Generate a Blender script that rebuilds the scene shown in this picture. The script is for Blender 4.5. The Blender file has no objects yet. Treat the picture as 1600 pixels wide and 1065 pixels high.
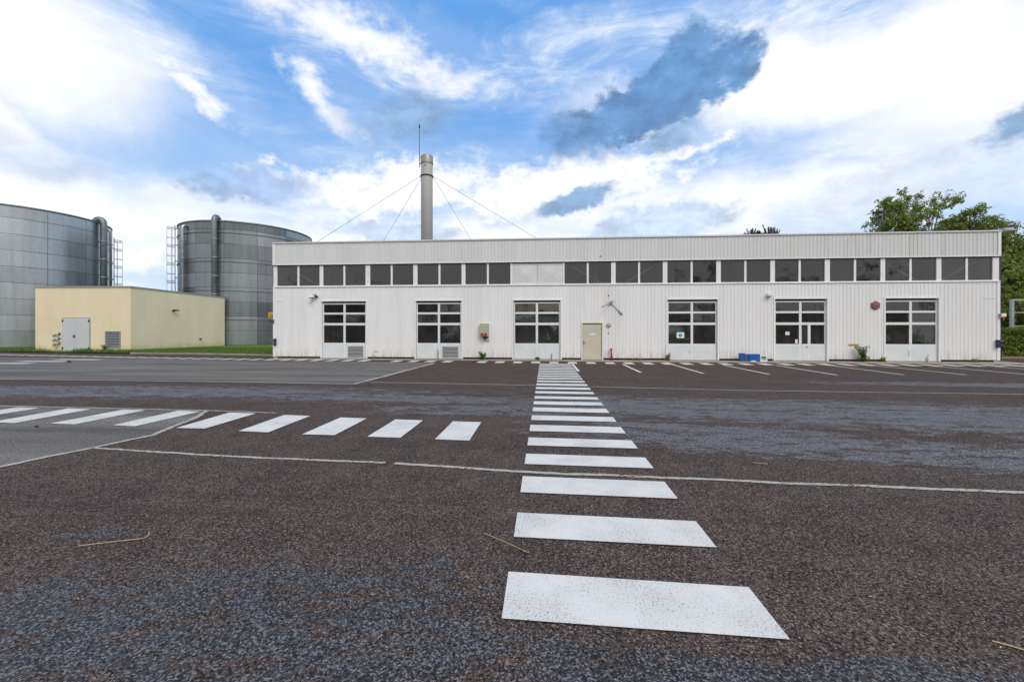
import bpy, math, random
from math import radians, sin, cos, pi, atan2, hypot, sqrt
random.seed(7)
S = bpy.context.scene
C = S.collection

# ------------------------------------------------------------------ node helper
class NT:
    def __init__(self, tree):
        self.t = tree
        tree.nodes.clear()
    def n(self, typ, ins=None, **props):
        nd = self.t.nodes.new(typ)
        for k, v in props.items(): setattr(nd, k, v)
        for k, v in (ins or {}).items(): self.set(nd.inputs[k], v)
        return nd
    def set(self, sock, v):
        if isinstance(v, bpy.types.NodeSocket): self.t.links.new(v, sock)
        else:
            if hasattr(sock.default_value, '__len__') and not hasattr(v, '__len__'): v = (v,)*len(sock.default_value)
            if hasattr(sock.default_value, '__len__') and len(sock.default_value) == 4 and len(v) == 3: v = (*v, 1)
            sock.default_value = v
    def m(self, op, a, b=0.0, c=0.0, clamp=False):
        return self.n('ShaderNodeMath', {0: a, 1: b, 2: c}, operation=op, use_clamp=clamp).outputs[0]
    def vm(self, op, a, b=(0, 0, 0)):
        return self.n('ShaderNodeVectorMath', {0: a, 1: b}, operation=op).outputs[0]
    def add(self, a, b): return self.m('ADD', a, b)
    def sub(self, a, b): return self.m('SUBTRACT', a, b)
    def mul(self, a, b): return self.m('MULTIPLY', a, b)
    def mx(self, a, b): return self.m('MAXIMUM', a, b)
    def ss(self, x, lo, hi, a=0.0, b=1.0):          # smoothstep lo..hi -> a..b
        return self.n('ShaderNodeMapRange', {0: x, 1: lo, 2: hi, 3: a, 4: b}, interpolation_type='SMOOTHSTEP').outputs[0]
    def lin(self, x, lo, hi, a=0.0, b=1.0):
        return self.n('ShaderNodeMapRange', {0: x, 1: lo, 2: hi, 3: a, 4: b}).outputs[0]
    def mix(self, f, a, b, mode='MIX'):
        nd = self.n('ShaderNodeMix', None, data_type='RGBA', blend_type=mode)
        self.set(nd.inputs[0], f); self.set(nd.inputs[6], a); self.set(nd.inputs[7], b)
        return nd.outputs[2]
    def noise(self, v, scale, detail=4, rough=.55, dist=0.0, out=0):
        return self.n('ShaderNodeTexNoise', {'Vector': v, 'Scale': scale, 'Detail': detail, 'Roughness': rough, 'Distortion': dist}).outputs[out]
    def vor(self, v, scale, feature='F1', out=0):
        return self.n('ShaderNodeTexVoronoi', {'Vector': v, 'Scale': scale}, feature=feature).outputs[out]
    def mapv(self, v, scale=(1, 1, 1), loc=(0, 0, 0), rot=(0, 0, 0)):
        return self.n('ShaderNodeMapping', {'Vector': v, 'Location': loc, 'Rotation': rot, 'Scale': scale}).outputs[0]
    def xyz(self, v): return self.n('ShaderNodeSeparateXYZ', {0: v}).outputs
    def comb(self, x, y, z=0.0): return self.n('ShaderNodeCombineXYZ', {0: x, 1: y, 2: z}).outputs[0]
    def ramp(self, x, stops):
        nd = self.n('ShaderNodeValToRGB', {0: x})
        e = nd.color_ramp.elements
        while len(e) < len(stops): e.new(0.5)
        for i, (p, c) in enumerate(stops): e[i].position = p; e[i].color = (*c, 1)
        return nd.outputs[0]
    def obj(self): return self.n('ShaderNodeTexCoord').outputs['Object']

# ------------------------------------------------------------------ camera
YAW = math.atan(50/648)                     # the camera looks 4.4 degrees left of the hall's normal
cam = bpy.data.objects.new('camera', bpy.data.cameras.new('camera'))
C.objects.link(cam)
cam.location = (0, 0, 1.75)
cam.rotation_euler = (pi/2, 0, YAW)
cam.data.sensor_width = 36
cam.data.lens = 36*648/1600
cam.data.shift_y = -17.5/1600
cam.data.clip_end = 6000
S.camera = cam

# ------------------------------------------------------------------ exposure, sun, sky
S.view_settings.view_transform = 'Standard'
S.view_settings.look = 'None'
S.view_settings.exposure = 0.08
S.view_settings.gamma = 1.0
S.view_settings.use_curve_mapping = False

SUN_AZ, SUN_EL = 147.0, 44.0                # compass-like: 0 = +Y (towards the hall), negative = left
sd = bpy.data.lights.new('sun', 'SUN')
sun = bpy.data.objects.new('sun', sd); C.objects.link(sun)
sd.energy = 1.5; sd.angle = radians(28); sd.color = (1, .96, .91)
sun.rotation_euler = (radians(90-SUN_EL), 0, radians(-SUN_AZ) + pi)

W = bpy.data.worlds.new('World'); S.world = W
W.use_nodes = True
t = NT(W.node_tree)
STR = 0.1
gen = t.n('ShaderNodeTexCoord').outputs['Generated']
gen = t.n('ShaderNodeVectorMath', {0: gen}, operation='NORMALIZE').outputs[0]
sky = t.n('ShaderNodeTexSky', None, sky_type='NISHITA', sun_disc=False, sun_elevation=radians(SUN_EL), sun_rotation=radians(SUN_AZ), air_density=1.0, dust_density=.4, ozone_density=2.0)
x, y, z = t.xyz(gen)
DEG = 180/pi
az = t.mul(t.m('ARCTAN2', x, y), DEG)
el = t.mul(t.m('ARCSINE', z), DEG)
zz = t.add(t.mx(z, 0.0), 0.14)
pv = t.comb(t.m('DIVIDE', x, zz), t.m('DIVIDE', y, zz), 0.0)       # flat cloud layer seen in perspective
warp = t.noise(gen, 5.0, 6, .6, out=1)
wx, wy, _ = t.xyz(warp)
wx2, wy2, _ = t.xyz(t.noise(gen, 15.0, 6, .6, out=1))
azw = t.add(az, t.mul(t.sub(wx, .5), 12.0))
elw = t.add(el, t.mul(t.sub(wy, .5), 9.0))
azh = t.add(t.add(az, t.mul(t.sub(wx, .5), 5.0)), t.mul(t.sub(wx2, .5), 5.0))
elh = t.add(t.add(el, t.mul(t.sub(wy, .5), 4.0)), t.mul(t.sub(wy2, .5), 4.5))
nmid = t.noise(gen, 9.0, 8, .62)
nfine = t.noise(t.mapv(gen, (1, 1, 1.7)), 24.0, 7, .62)
ang = t.comb(t.mul(az, .1), t.mul(el, .1), 0.0)
cir = t.noise(t.mapv(ang, (.33, 1.25, 1), rot=(0, 0, radians(28))), 1.5, 10, .68, .7)
cir2 = t.noise(t.mapv(ang, (.5, 1.3, 1), (5, 2, 0), (0, 0, radians(-12))), 1.3, 9, .66, .6)
cir3 = t.noise(t.mapv(ang, (1, 2.2, 1), (9, 4, 0), (0, 0, radians(20))), 4.5, 8, .7, .3)
def blob(a0, e0, ra, re, rot=0.0, soft=.5, k=.9, n=None, hard=False):
    A, E_ = (azw, elw) if not hard else (azh, elh)
    dx = t.mul(t.sub(A, a0), cos(radians(e0)))
    dy = t.sub(E_, e0)
    c_, s_ = cos(radians(rot)), sin(radians(rot))
    u = t.m('DIVIDE', t.add(t.mul(dx, c_), t.mul(dy, s_)), ra)
    v = t.m('DIVIDE', t.sub(t.mul(dy, c_), t.mul(dx, s_)), re)
    d = t.m('SQRT', t.add(t.mul(u, u), t.mul(v, v)))
    d = t.add(d, t.mul(t.sub(n if n else nmid, .5), k))
    return t.ss(d, 1-soft, 1+soft, 1.0, 0.0)
# blue of the air, paler towards the horizon
base = t.mix(.85, sky.outputs[0], (1.1, 3.75, 8.7))
base = t.mix(t.ss(el, 8, 32, .62, .0), base, (6.2, 7.9, 9.7))
# thin high veil and cirrus
veil = t.add(t.mul(t.ss(cir, .42, .74), .62), t.mul(t.ss(cir2, .48, .78), .34))
veil = t.add(veil, t.mul(t.ss(cir3, .42, .75), t.mul(veil, .45)))
deep = None
for b in [(-8, 25, 10, 3.0, -8), (-34, 27.5, 9, 3.4, -30), (-42, 18.5, 12, 2.6, 6), (27, 21, 10, 1.3, 4), (2, 38.5, 30, 1.8, 0), (2, 23.5, 7, 2.6, 0)]:
    q = blob(*b, soft=.7, k=.8)
    deep = q if deep is None else t.mx(deep, q)
veil = t.m('MINIMUM', t.add(veil, .16), .82)
veil = t.mul(veil, t.sub(1.0, t.mul(deep, .8)))
col = t.mix(veil, base, (8.9, 9.5, 10.2))
white = None
for b in [(-57, 25.0, 11, 6.8, -8, .6, .6), (-57, 16.5, 6, 2.4, 0, .7, .9), (36, 25.4, 23, 4.6, -5, .45, .6), (52, 22, 18, 6, 0, .6, .6), (-28.6, 27.2, 3.6, 1.2, -38, .9, 3.0), (-41.2, 23.8, 3.2, .9, -30, .9, 3.6),
          (-21, 17.6, 13, 3.0, 4, .4, 2.2), (3, 18.0, 14, 3.2, 10, .4, 2.2), (-25, 33.5, 11, 1.7, -12, .95, 3.0), (-46, 7.8, 3.4, 1.2, 14, .5, 1.0), (22, 14.5, 26, 3.2, 0, .7, .9), (15, 21.0, 8, .8, 12, .6, 3.4), (-14, 11.5, 26, 2.4, 0, .6, .9),
          (-54, 11, 20, 3.5, 0, .8, .8)]:
    q = blob(b[0], b[1], b[2], b[3], b[4], b[5], b[6], n=nfine if b[6] > 1.2 else nmid)
    white = q if white is None else t.mx(white, q)
col = t.mix(t.mul(white, .94), col, (9.9, 10.0, 10.3))
# grey-blue undersides of the low cumulus
nd = t.add(t.ss(nmid, .3, .7, .72, 1.1), t.ss(nfine, .35, .7, -.06, .2))
for (b, c_, op) in [((15.5, 27.8, 8.8, 3.5, 16, .2, 1.15), (1.25, 2.8, 5.5), .96), ((7.0, 25.1, 5.8, 3.0, 14, .4, .9), (1.7, 3.4, 6.1), .85), ((18.6, 31.0, 3.6, 2.6, 20, .3, 1.2), (1.45, 3.1, 5.7), .95), ((24.6, 28.6, 2.6, 1.3, 25, .35, 1.2), (1.5, 3.2, 5.8), .95), ((17.5, 23.9, 3.0, 1.6, 30, .6, 1.2), (2.4, 4.2, 6.7), .8),
                 ((-19.5, 26.4, 6, 2.4, 10, .7, .9), (3.1, 4.7, 7.2), .8), ((-36.5, 16.4, 5.6, 1.7, 8, .35, 1.2), (3.6, 5.1, 7.9), .85),
                 ((4.0, 16.7, 5.6, 1.4, 16, .3, 1.1), (2.4, 4.0, 6.5), .92), ((15.0, 13.6, 9, 2.3, 0, .3, 1.0), (5.7, 7.2, 9.5), .85), ((-20, 12.4, 9, 1.5, 0, .3, 1.0), (5.9, 7.3, 9.5), .8), ((47.6, 17.4, 2.0, 1.9, 20, .4, 1.1), (2.4, 4.0, 6.3), .9),
                 ((37, 13.6, 9, 2.6, 4, .3, 1.0), (6.6, 7.8, 9.7), .5), ((-53, 15.0, 4, 1.5, 0, .6, 1.0), (5.4, 6.5, 8.4), .45)]:
    q = blob(*b[:5], soft=b[5], k=b[6], n=nfine, hard=True)
    cc = t.mix(1.0, c_, t.comb(nd, nd, nd), 'MULTIPLY')
    col = t.mix(t.mul(q, op), col, cc)
# unseen white cloud behind the camera, added to whiten the light on the facade
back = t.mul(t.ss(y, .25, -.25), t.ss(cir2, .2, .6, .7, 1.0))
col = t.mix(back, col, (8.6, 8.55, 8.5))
below = t.ss(el, -3, -0.5)
col = t.mix(below, (2.0, 1.9, 1.8), col)
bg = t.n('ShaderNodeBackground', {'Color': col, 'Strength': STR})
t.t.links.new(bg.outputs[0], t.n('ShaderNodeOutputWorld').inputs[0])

# ------------------------------------------------------------------ mesh helper
class MB:
    def __init__(self): self.v = []; self.f = []; self.mi = []; self.cur = 0; self.sm = []; self.smooth = False
    def mat(self, i): self.cur = i; return self
    def face(self, pts):
        b = len(self.v); self.v += [tuple(p) for p in pts]
        self.f.append(tuple(range(b, b+len(pts)))); self.mi.append(self.cur); self.sm.append(False)
    def box(self, x0, x1, y0, y1, z0, z1):
        b = len(self.v)
        self.v += [(x0, y0, z0), (x1, y0, z0), (x1, y1, z0), (x0, y1, z0), (x0, y0, z1), (x1, y0, z1), (x1, y1, z1), (x0, y1, z1)]
        for q in [(0, 3, 2, 1), (4, 5, 6, 7), (0, 1, 5, 4), (1, 2, 6, 5), (2, 3, 7, 6), (3, 0, 4, 7)]:
            self.f.append(tuple(b+i for i in q)); self.mi.append(self.cur); self.sm.append(False)
        return self
    def tube(self, path, r, n=8, cap=True, closed=False):
        import mathutils
        P = [mathutils.Vector(p) for p in path]; b = len(self.v); k = len(P)
        rr = r if hasattr(r, '__len__') else [r]*k
        prev = None
        for i, p in enumerate(P):
            if closed: d = P[(i+1) % k]-P[i-1]
            else: d = P[min(i+1, k-1)]-P[max(i-1, 0)]
            d.normalize()
            if prev is None:
                a = mathutils.Vector((0, 0, 1)) if abs(d.z) < .9 else mathutils.Vector((1, 0, 0))
                u = d.cross(a).normalized()
            else:
                u = (prev - d*prev.dot(d)).normalized()
            prev = u; w = d.cross(u)
            for j in range(n):
                q = p + (u*cos(2*pi*j/n)+w*sin(2*pi*j/n))*rr[i]
                self.v.append(tuple(q))
        for i in range(k if closed else k-1):
            for j in range(n):
                a0, a1 = b+i*n+j, b+i*n+(j+1) % n
                i2 = (i+1) % k
                self.f.append((a0, a1, b+i2*n+(j+1) % n, b+i2*n+j)); self.mi.append(self.cur); self.sm.append(n > 5)
        if cap and not closed:
            self.f.append(tuple(b+j for j in reversed(range(n)))); self.mi.append(self.cur); self.sm.append(False)
            self.f.append(tuple(b+(k-1)*n+j for j in range(n))); self.mi.append(self.cur); self.sm.append(False)
        return self
    def lathe(self, prof, n=48, cx=0, cy=0, axis='z', cz=0):
        b = len(self.v)
        for (r, h) in prof:
            for j in range(n):
                a = 2*pi*j/n
                if axis == 'z': self.v.append((cx+r*cos(a), cy+r*sin(a), h))
                else: self.v.append((cx+r*cos(a), cy+h, cz+r*sin(a)))
        for i in range(len(prof)-1):
            for j in range(n):
                q = (b+i*n+j, b+i*n+(j+1) % n, b+(i+1)*n+(j+1) % n, b+(i+1)*n+j)
                self.f.append(q if axis == 'z' else q[::-1]); self.mi.append(self.cur); self.sm.append(True)
        return self
    def build(self, name, mats, parent=None, loc=(0, 0, 0), rz=0):
        me = bpy.data.meshes.new(name)
        me.from_pydata(self.v, [], self.f)
        mats = mats if isinstance(mats, (list, tuple)) else [mats]
        for m_ in mats: me.materials.append(m_)
        me.polygons.foreach_set('material_index', self.mi)
        me.polygons.foreach_set('use_smooth', self.sm)
        me.update()
        o = bpy.data.objects.new(name, me); C.objects.link(o)
        o.location = loc; o.rotation_euler = (0, 0, rz)
        if parent: o.parent = parent
        return o

def thing(name, label, cat, loc=(0, 0, 0), rz=0, group=None):
    o = bpy.data.objects.new(name, None); C.objects.link(o)
    o.empty_display_size = .2
    o.location = loc; o.rotation_euler = (0, 0, rz)
    return tag(o, label, cat, group)
def tag(o, label, cat, group=None):
    o['label'] = label; o['category'] = cat
    if group: o['group'] = group
    return o
def struct(o, kind='structure'): o['kind'] = kind; return o

# ------------------------------------------------------------------ materials
def mat(name):
    m_ = bpy.data.materials.new(name); m_.use_nodes = True
    t = NT(m_.node_tree)
    out = t.n('ShaderNodeOutputMaterial')
    return m_, t, out
def pbr(t, out, color, rough=.6, metal=0.0, bump=None, bstr=.3, bdist=.01, spec=.5, extra=None):
    p = t.n('ShaderNodeBsdfPrincipled', {'Base Color': color, 'Roughness': rough, 'Metallic': metal, 'Specular IOR Level': spec})
    if bump is not None:
        b = t.n('ShaderNodeBump', {'Height': bump, 'Strength': bstr, 'Distance': bdist})
        t.t.links.new(b.outputs[0], p.inputs['Normal'])
    t.t.links.new(p.outputs[0], out.inputs[0])
    return p
def simple(name, color, rough=.6, metal=0.0, var=.12, scale=6.0, spec=.5, bstr=.0):
    m_, t, out = mat(name)
    v = t.obj(); n = t.noise(v, scale, 6, .6)
    f = t.lin(n, .3, .7, 1-var, 1+var)
    c = t.mix(1.0, color, t.comb(f, f, f), 'MULTIPLY')
    r = t.lin(n, .3, .7, max(rough-.08, .03), min(rough+.1, 1))
    pbr(t, out, c, r, metal, n if bstr else None, bstr, .01, spec)
    return m_
M = {}
def asphalt(name, old=False):
    m_, t, out = mat(name)
    v = t.obj(); x, y, z = t.xyz(v)
    stone = t.vor(v, 98.0, out=1)                      # one random tone for each stone
    sd_ = t.vor(v, 98.0)
    sr = t.xyz(stone)[0]
    pore = t.noise(v, 42.0, 5, .72)
    mid = t.noise(v, 1.7, 6, .62)
    big = t.noise(v, .33, 5, .6)
    streak = t.noise(t.mapv(v, (.12, 1.1, 1), rot=(0, 0, radians(4))), 1.0, 7, .65)
    if not old:
        c = t.mix(t.lin(mid, .3, .7), (.074, .053, .0465), (.125, .090, .079))
        c = t.mix(t.mul(t.ss(streak, .5, .7), .5), c, (.058, .045, .040))
        c = t.mix(t.mul(t.ss(big, .5, .68), .35), c, (.125, .097, .083))
    else:
        c = t.mix(t.lin(streak, .32, .68), (.11, .102, .096), (.265, .25, .235))
        c = t.mix(t.mul(t.ss(big, .5, .7), .4), c, (.19, .18, .17))
    gr = t.noise(v, 46.0, 6, .8); gr2 = t.noise(v, 9.0, 7, .8)
    g_ = t.mul(t.lin(gr, .36, .64, .5 if not old else .7, 1.5 if not old else 1.3), t.lin(gr2, .34, .66, .88, 1.12))
    c = t.mix(1.0, c, t.comb(g_, g_, g_), 'MULTIPLY')
    c = t.mix(t.ss(sr, .80, .96, 0, .7 if not old else .3), c, (.30, .26, .23))
    c = t.mix(t.ss(sr, .22, .30, .85 if not old else .4, 0), c, (.016, .014, .014))
    tyre = t.noise(t.mapv(v, (.05, 1.5, 1), (3, 7, 0), (0, 0, radians(-7))), 1.0, 5, .6)
    oil = t.m('MULTIPLY', t.ss(t.vor(v, .42), .16, .02), t.ss(t.noise(v, 2.6, 5, .65), .42, .6))
    c = t.mix(t.mul(t.ss(tyre, .56, .68), .35), c, (.040, .033, .031))
    c = t.mix(t.mul(oil, .55), c, (.022, .020, .020))
    # worn bands, with sky sheen painted into the colour, where the brown film is gone and blue-black stones show
    msk = None
    ells = [(7.5, 9.1, 8.5, 1.5, -6), (5.6, 6.3, 4.6, .75, -10), (-13, 10.9, 9, 1.05, 2), (-4.2, 10.4, 4, .65, -2), (-2.1, 2.25, 2.1, .62, 6), (-.2, 2.0, 3.2, .33, 0), (1.9, 2.12, 1.6, .22, 0), (15, 14.2, 5.5, .55, -3), (-3.8, 3.3, .35, .09, 10), (3.0, 7.6, 2.2, .3, -8), (20, 8, 8, 2.0, 0), (-1.5, 8.9, 2.2, .5, 0)]
    if old: ells = [(-10.6, 21.7, 3, .35, 0), (-9, 17, 2, .2, 0)]
    for (ex, ey, rx, ry, ro) in ells:
        dx = t.sub(x, ex); dy = t.sub(y, ey); c_, s_ = cos(radians(ro)), sin(radians(ro))
        u = t.mul(t.add(t.mul(dx, c_), t.mul(dy, s_)), 1/rx); w = t.mul(t.sub(t.mul(dy, c_), t.mul(dx, s_)), 1/ry)
        d = t.m('SQRT', t.add(t.mul(u, u), t.mul(w, w)))
        q = t.sub(1.25, d)
        msk = q if msk is None else t.mx(msk, q)
    rag = t.noise(t.mapv(v, (.5, 1.25, 1)), 3.2, 10, .74)
    msk = t.add(t.m('MINIMUM', msk, .55), t.mul(t.sub(rag, .5), 3.2))
    msk = t.add(msk, t.mul(t.sub(t.noise(t.mapv(v, (.12, 1.0, 1)), 2.2, 6, .7), .5), 1.6))
    msk = t.add(msk, t.mul(t.sub(t.noise(t.mapv(v, (.4, 1.5, 1)), 11.0, 6, .8), .5), 3.4))
    msk = t.add(msk, t.mul(t.sub(pore, .5), .9))
    msk = t.ss(msk, .26, .46)
    bl = t.mix(1.0, t.mix(t.lin(mid, .3, .7), (.062, .064, .070), (.10, .103, .112)), t.comb(g_, g_, g_), 'MULTIPLY')
    bl = t.mix(t.ss(sr, .62, .92, 0, .8), bl, (.37, .38, .405))
    bl = t.mix(t.ss(sr, .28, .36, .85, 0), bl, (.012, .012, .014))
    bl = t.mix(1.0, bl, t.comb(t.lin(y, 3, 6, .6, 1.15), t.lin(y, 3, 6, .6, 1.15), t.lin(y, 3, 6, .6, 1.15)), 'MULTIPLY')  # paler with distance: grazing sky sheen put into the colour
    c = t.mix(t.mul(msk, .9), c, bl)
    hole = t.ss(pore, .40, .45, 1, 0)
    c = t.mix(t.mul(hole, .8), c, (.010, .009, .009))
    rough = t.lin(msk, 0, 1, .85, .6)
    h = t.add(t.mul(t.sub(.010, sd_), 48.0), t.mul(pore, .8))
    pbr(t, out, c, rough, 0, h, .22 if not old else .12, .004, t.lin(msk, 0, 1, .04, .22))
    return m_
M['asphalt'] = asphalt('asphalt'); M['asphalt_old'] = asphalt('asphalt_old', True)

def paint(name, col, wear):
    m_, t, out = mat(name)
    v = t.obj()
    n = t.noise(v, 70.0, 4, .75); n2 = t.noise(v, 2.2, 5, .6); n3 = t.noise(v, .9, 4)
    hole = t.ss(t.add(n, t.mul(t.sub(n2, .5), .22)), wear, wear+.05, 1, 0)
    f = t.lin(n2, .3, .7, .9, 1.04)
    c = t.mix(1.0, col, t.comb(f, f, f), 'MULTIPLY')
    c = t.mix(t.mul(t.ss(n3, .5, .7), .16), c, (.45, .42, .36))
    c = t.mix(t.mul(hole, .8), c, (.06, .055, .05))
    pbr(t, out, c, .6, 0, n, .35, .003)
    return m_
M['paint'] = paint('white_road_paint', (.70, .682, .645), .372)
M['paint_old'] = paint('worn_road_paint', (.68, .66, .60), .40)
def seam_mat():
    m_, t, out = mat('sealed_joint')
    v = t.obj(); n = t.noise(v, 26.0, 6, .7); n2 = t.noise(v, 1.3, 4)
    c = t.mix(t.lin(n, .3, .7), (.30, .285, .24), (.52, .50, .43))
    p = t.n('ShaderNodeBsdfPrincipled', {'Base Color': c, 'Roughness': .85})
    tr = t.n('ShaderNodeBsdfTransparent')
    f = t.ss(t.add(n, t.mul(t.sub(n2, .5), .5)), .36, .44)
    mx = t.n('ShaderNodeMixShader', {0: f, 1: tr.outputs[0], 2: p.outputs[0]})
    t.t.links.new(mx.outputs[0], out.inputs[0])
    return m_
M['seam'] = seam_mat()
def cladding(name, col, moss):
    m_, t, out = mat(name)
    v = t.obj(); x, y, z = t.xyz(v)
    st = t.noise(t.mapv(v, (2.4, 1, .22)), 1.0, 7, .65)
    fine = t.noise(t.mapv(v, (9, 1, .5)), 1.0, 5, .6)
    big = t.noise(v, .35, 4)
    panel = t.n('ShaderNodeTexWhiteNoise', {'W': t.m('FLOOR', t.mul(t.add(x, 16.6), 1.0))}, noise_dimensions='1D').outputs[0]
    f = t.add(t.lin(st, .3, .7, .93, 1.03), t.mul(t.sub(panel, .5), .05))
    f = t.mul(f, t.lin(fine, .3, .7, .985, 1.01))
    c = t.mix(1.0, col, t.comb(f, f, f), 'MULTIPLY')
    g = t.mul(t.ss(st, .45, .64), t.mul(t.ss(x, 8, 19), moss*1.25))
    c = t.mix(g, c, (.44, .43, .33))
    low = t.mul(t.ss(t.add(z, t.mul(st, .6)), .3, 1.1, .6, 0), t.ss(fine, .4, .6))
    c = t.mix(low, c, (.42, .40, .35))
    c = t.mix(t.mul(t.ss(big, .55, .7), .1), c, (.55, .54, .5))
    pbr(t, out, c, .48, 0, None, spec=.4)
    return m_
M['clad'] = cladding('white_cladding', (.80, .805, .815), .12)
M['clad_top'] = cladding('parapet_cladding', (.665, .675, .69), .42)
M['trim'] = simple('white_trim', (.80, .80, .80), .45, 0, .06, 2.0)
M['alu'] = simple('white_aluminium', (.72, .75, .78), .4, 0, .05, 3.0)
M['doorpanel'] = simple('pale_blue_panel', (.66, .70, .735), .45, 0, .07, 1.6)
M['dark'] = simple('dark_part_and_shade', (.02, .02, .02), .8)  # near-black, also on the strips that paint shade
M['navy'] = simple('navy_paint', (.02, .025, .07), .45)
M['plinth'] = simple('dark_plinth', (.075, .06, .048), .9, 0, .6, 3.0)
M['concrete'] = simple('concrete', (.33, .29, .235), .9, 0, .25, 2.5, bstr=.3)
M['inside'] = simple('inside_wall', (.26, .255, .25), .8, 0, .2, .6)
M['insidefloor'] = simple('inside_floor', (.16, .15, .145), .6, 0, .2, .6)
M['roof'] = simple('grey_roof', (.25, .25, .25), .8, 0, .2, 1.0)
M['galv'] = simple('galvanised_steel', (.42, .45, .47), .38, .85, .15, 3.0)
M['galvdark'] = simple('dark_galvanised', (.20, .225, .24), .45, .7, .2, 3.0)
M['steel'] = simple('grey_steel', (.32, .33, .34), .5, .3, .15, 4.0)
M['louvre'] = simple('grey_louvre', (.30, .32, .335), .5, .2, .1, 3.0)
M['beige'] = simple('beige_paint', (.54, .52, .41), .5, 0, .06, 2.0)
M['black'] = simple('black_plastic', (.015, .015, .016), .45)
M['red'] = simple('red_paint', (.33, .025, .03), .5)
M['redbrown'] = simple('faded_red', (.21, .095, .095), .6)
M['blue'] = simple('blue_paint', (.006, .09, .36), .45, 0, .2, 5.0)
M['skyblue'] = simple('sign_blue', (.01, .22, .42), .5)
M['paleblue'] = simple('sign_pale_blue', (.16, .52, .80), .5)
M['white'] = simple('white_plastic', (.8, .8, .79), .5, 0, .04)
M['yellow'] = simple('yellow_sign', (.72, .40, .02), .5, 0, .08)
M['olive'] = simple('yellow_label', (.46, .36, .03), .6)
M['chimney'] = simple('grey_chimney', (.48, .465, .44), .6, .05, .06, .8)
M['copper'] = simple('capmetal', (.34, .30, .28), .45, .4, .15, 2.0)
M['straw'] = simple('straw', (.50, .38, .21), .7, 0, .25, 30.0)
M['litter'] = simple('leaf_litter', (.20, .13, .055), .95, 0, .5, 4.0, bstr=.5)
M['stone'] = simple('dark_stone', (.04, .04, .04), .8)
M['bark'] = simple('bark', (.16, .14, .12), .9, 0, .5, 5.0, bstr=.5)
M['birchbark'] = simple('pale_bark', (.34, .32, .28), .8, 0, .4, 4.0)
M['blind'] = simple('olive_blind', (.20, .19, .115), .7, 0, .1, 2)
M['card'] = simple('cardboard', (.42, .30, .15), .8, 0, .3, 2)
M['doorgrey'] = simple('light_grey_door', (.56, .57, .62), .45, 0, .04, 1.0)
M['machine'] = simple('machine_grey', (.22, .25, .28), .5, .2, .2, 2)
M['redcol'] = simple('oxide_red', (.22, .05, .04), .6)

def glass_mat():
    m_, t, out = mat('window_glass')
    v = t.obj()
    n = t.noise(t.mapv(v, (1.2, 1, .5)), 1.1, 5, .6)
    lw = t.n('ShaderNodeFresnel', {'IOR': 1.5})
    gl = t.n('ShaderNodeBsdfGlossy', {'Color': (1, 1, 1, 1), 'Roughness': .03})
    geo = t.n('ShaderNodeNewGeometry')
    rnd = t.n('ShaderNodeTexWhiteNoise', {'W': t.add(t.mul(geo.outputs['Random Per Island'], 97.0), t.mul(t.n('ShaderNodeObjectInfo').outputs['Random'], 531.0))}, noise_dimensions='1D').outputs[1]
    tilt = t.vm('MULTIPLY', t.vm('SUBTRACT', rnd, (.5, .5, .5)), (.12, 0, .07))
    wob = t.vm('MULTIPLY', t.vm('SUBTRACT', t.noise(v, 1.4, 2, out=1), (.5, .5, .5)), (.10, 0, .10))
    nn = t.n('ShaderNodeVectorMath', {0: t.vm('ADD', t.vm('ADD', geo.outputs['Normal'], tilt), wob)}, operation='NORMALIZE').outputs[0]
    t.t.links.new(nn, gl.inputs['Normal'])
    tr = t.n('ShaderNodeBsdfTransparent', {'Color': (.66, .67, .66, 1)})
    mx = t.n('ShaderNodeMixShader', {0: t.mul(lw.outputs[0], 1.8), 1: tr.outputs[0], 2: gl.outputs[0]})
    df = t.n('ShaderNodeBsdfDiffuse', {'Color': (.30, .29, .275, 1)})          # dust film on the panes
    ri = t.n('ShaderNodeNewGeometry').outputs['Random Per Island']
    mx2 = t.n('ShaderNodeMixShader', {0: t.mul(t.lin(n, .3, .7, .015, .085), t.lin(ri, 0, 1, .4, 1.5)), 1: mx.outputs[0], 2: df.outputs[0]})
    t.t.links.new(mx2.outputs[0], out.inputs[0])
    return m_
M['glass'] = glass_mat()

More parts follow.
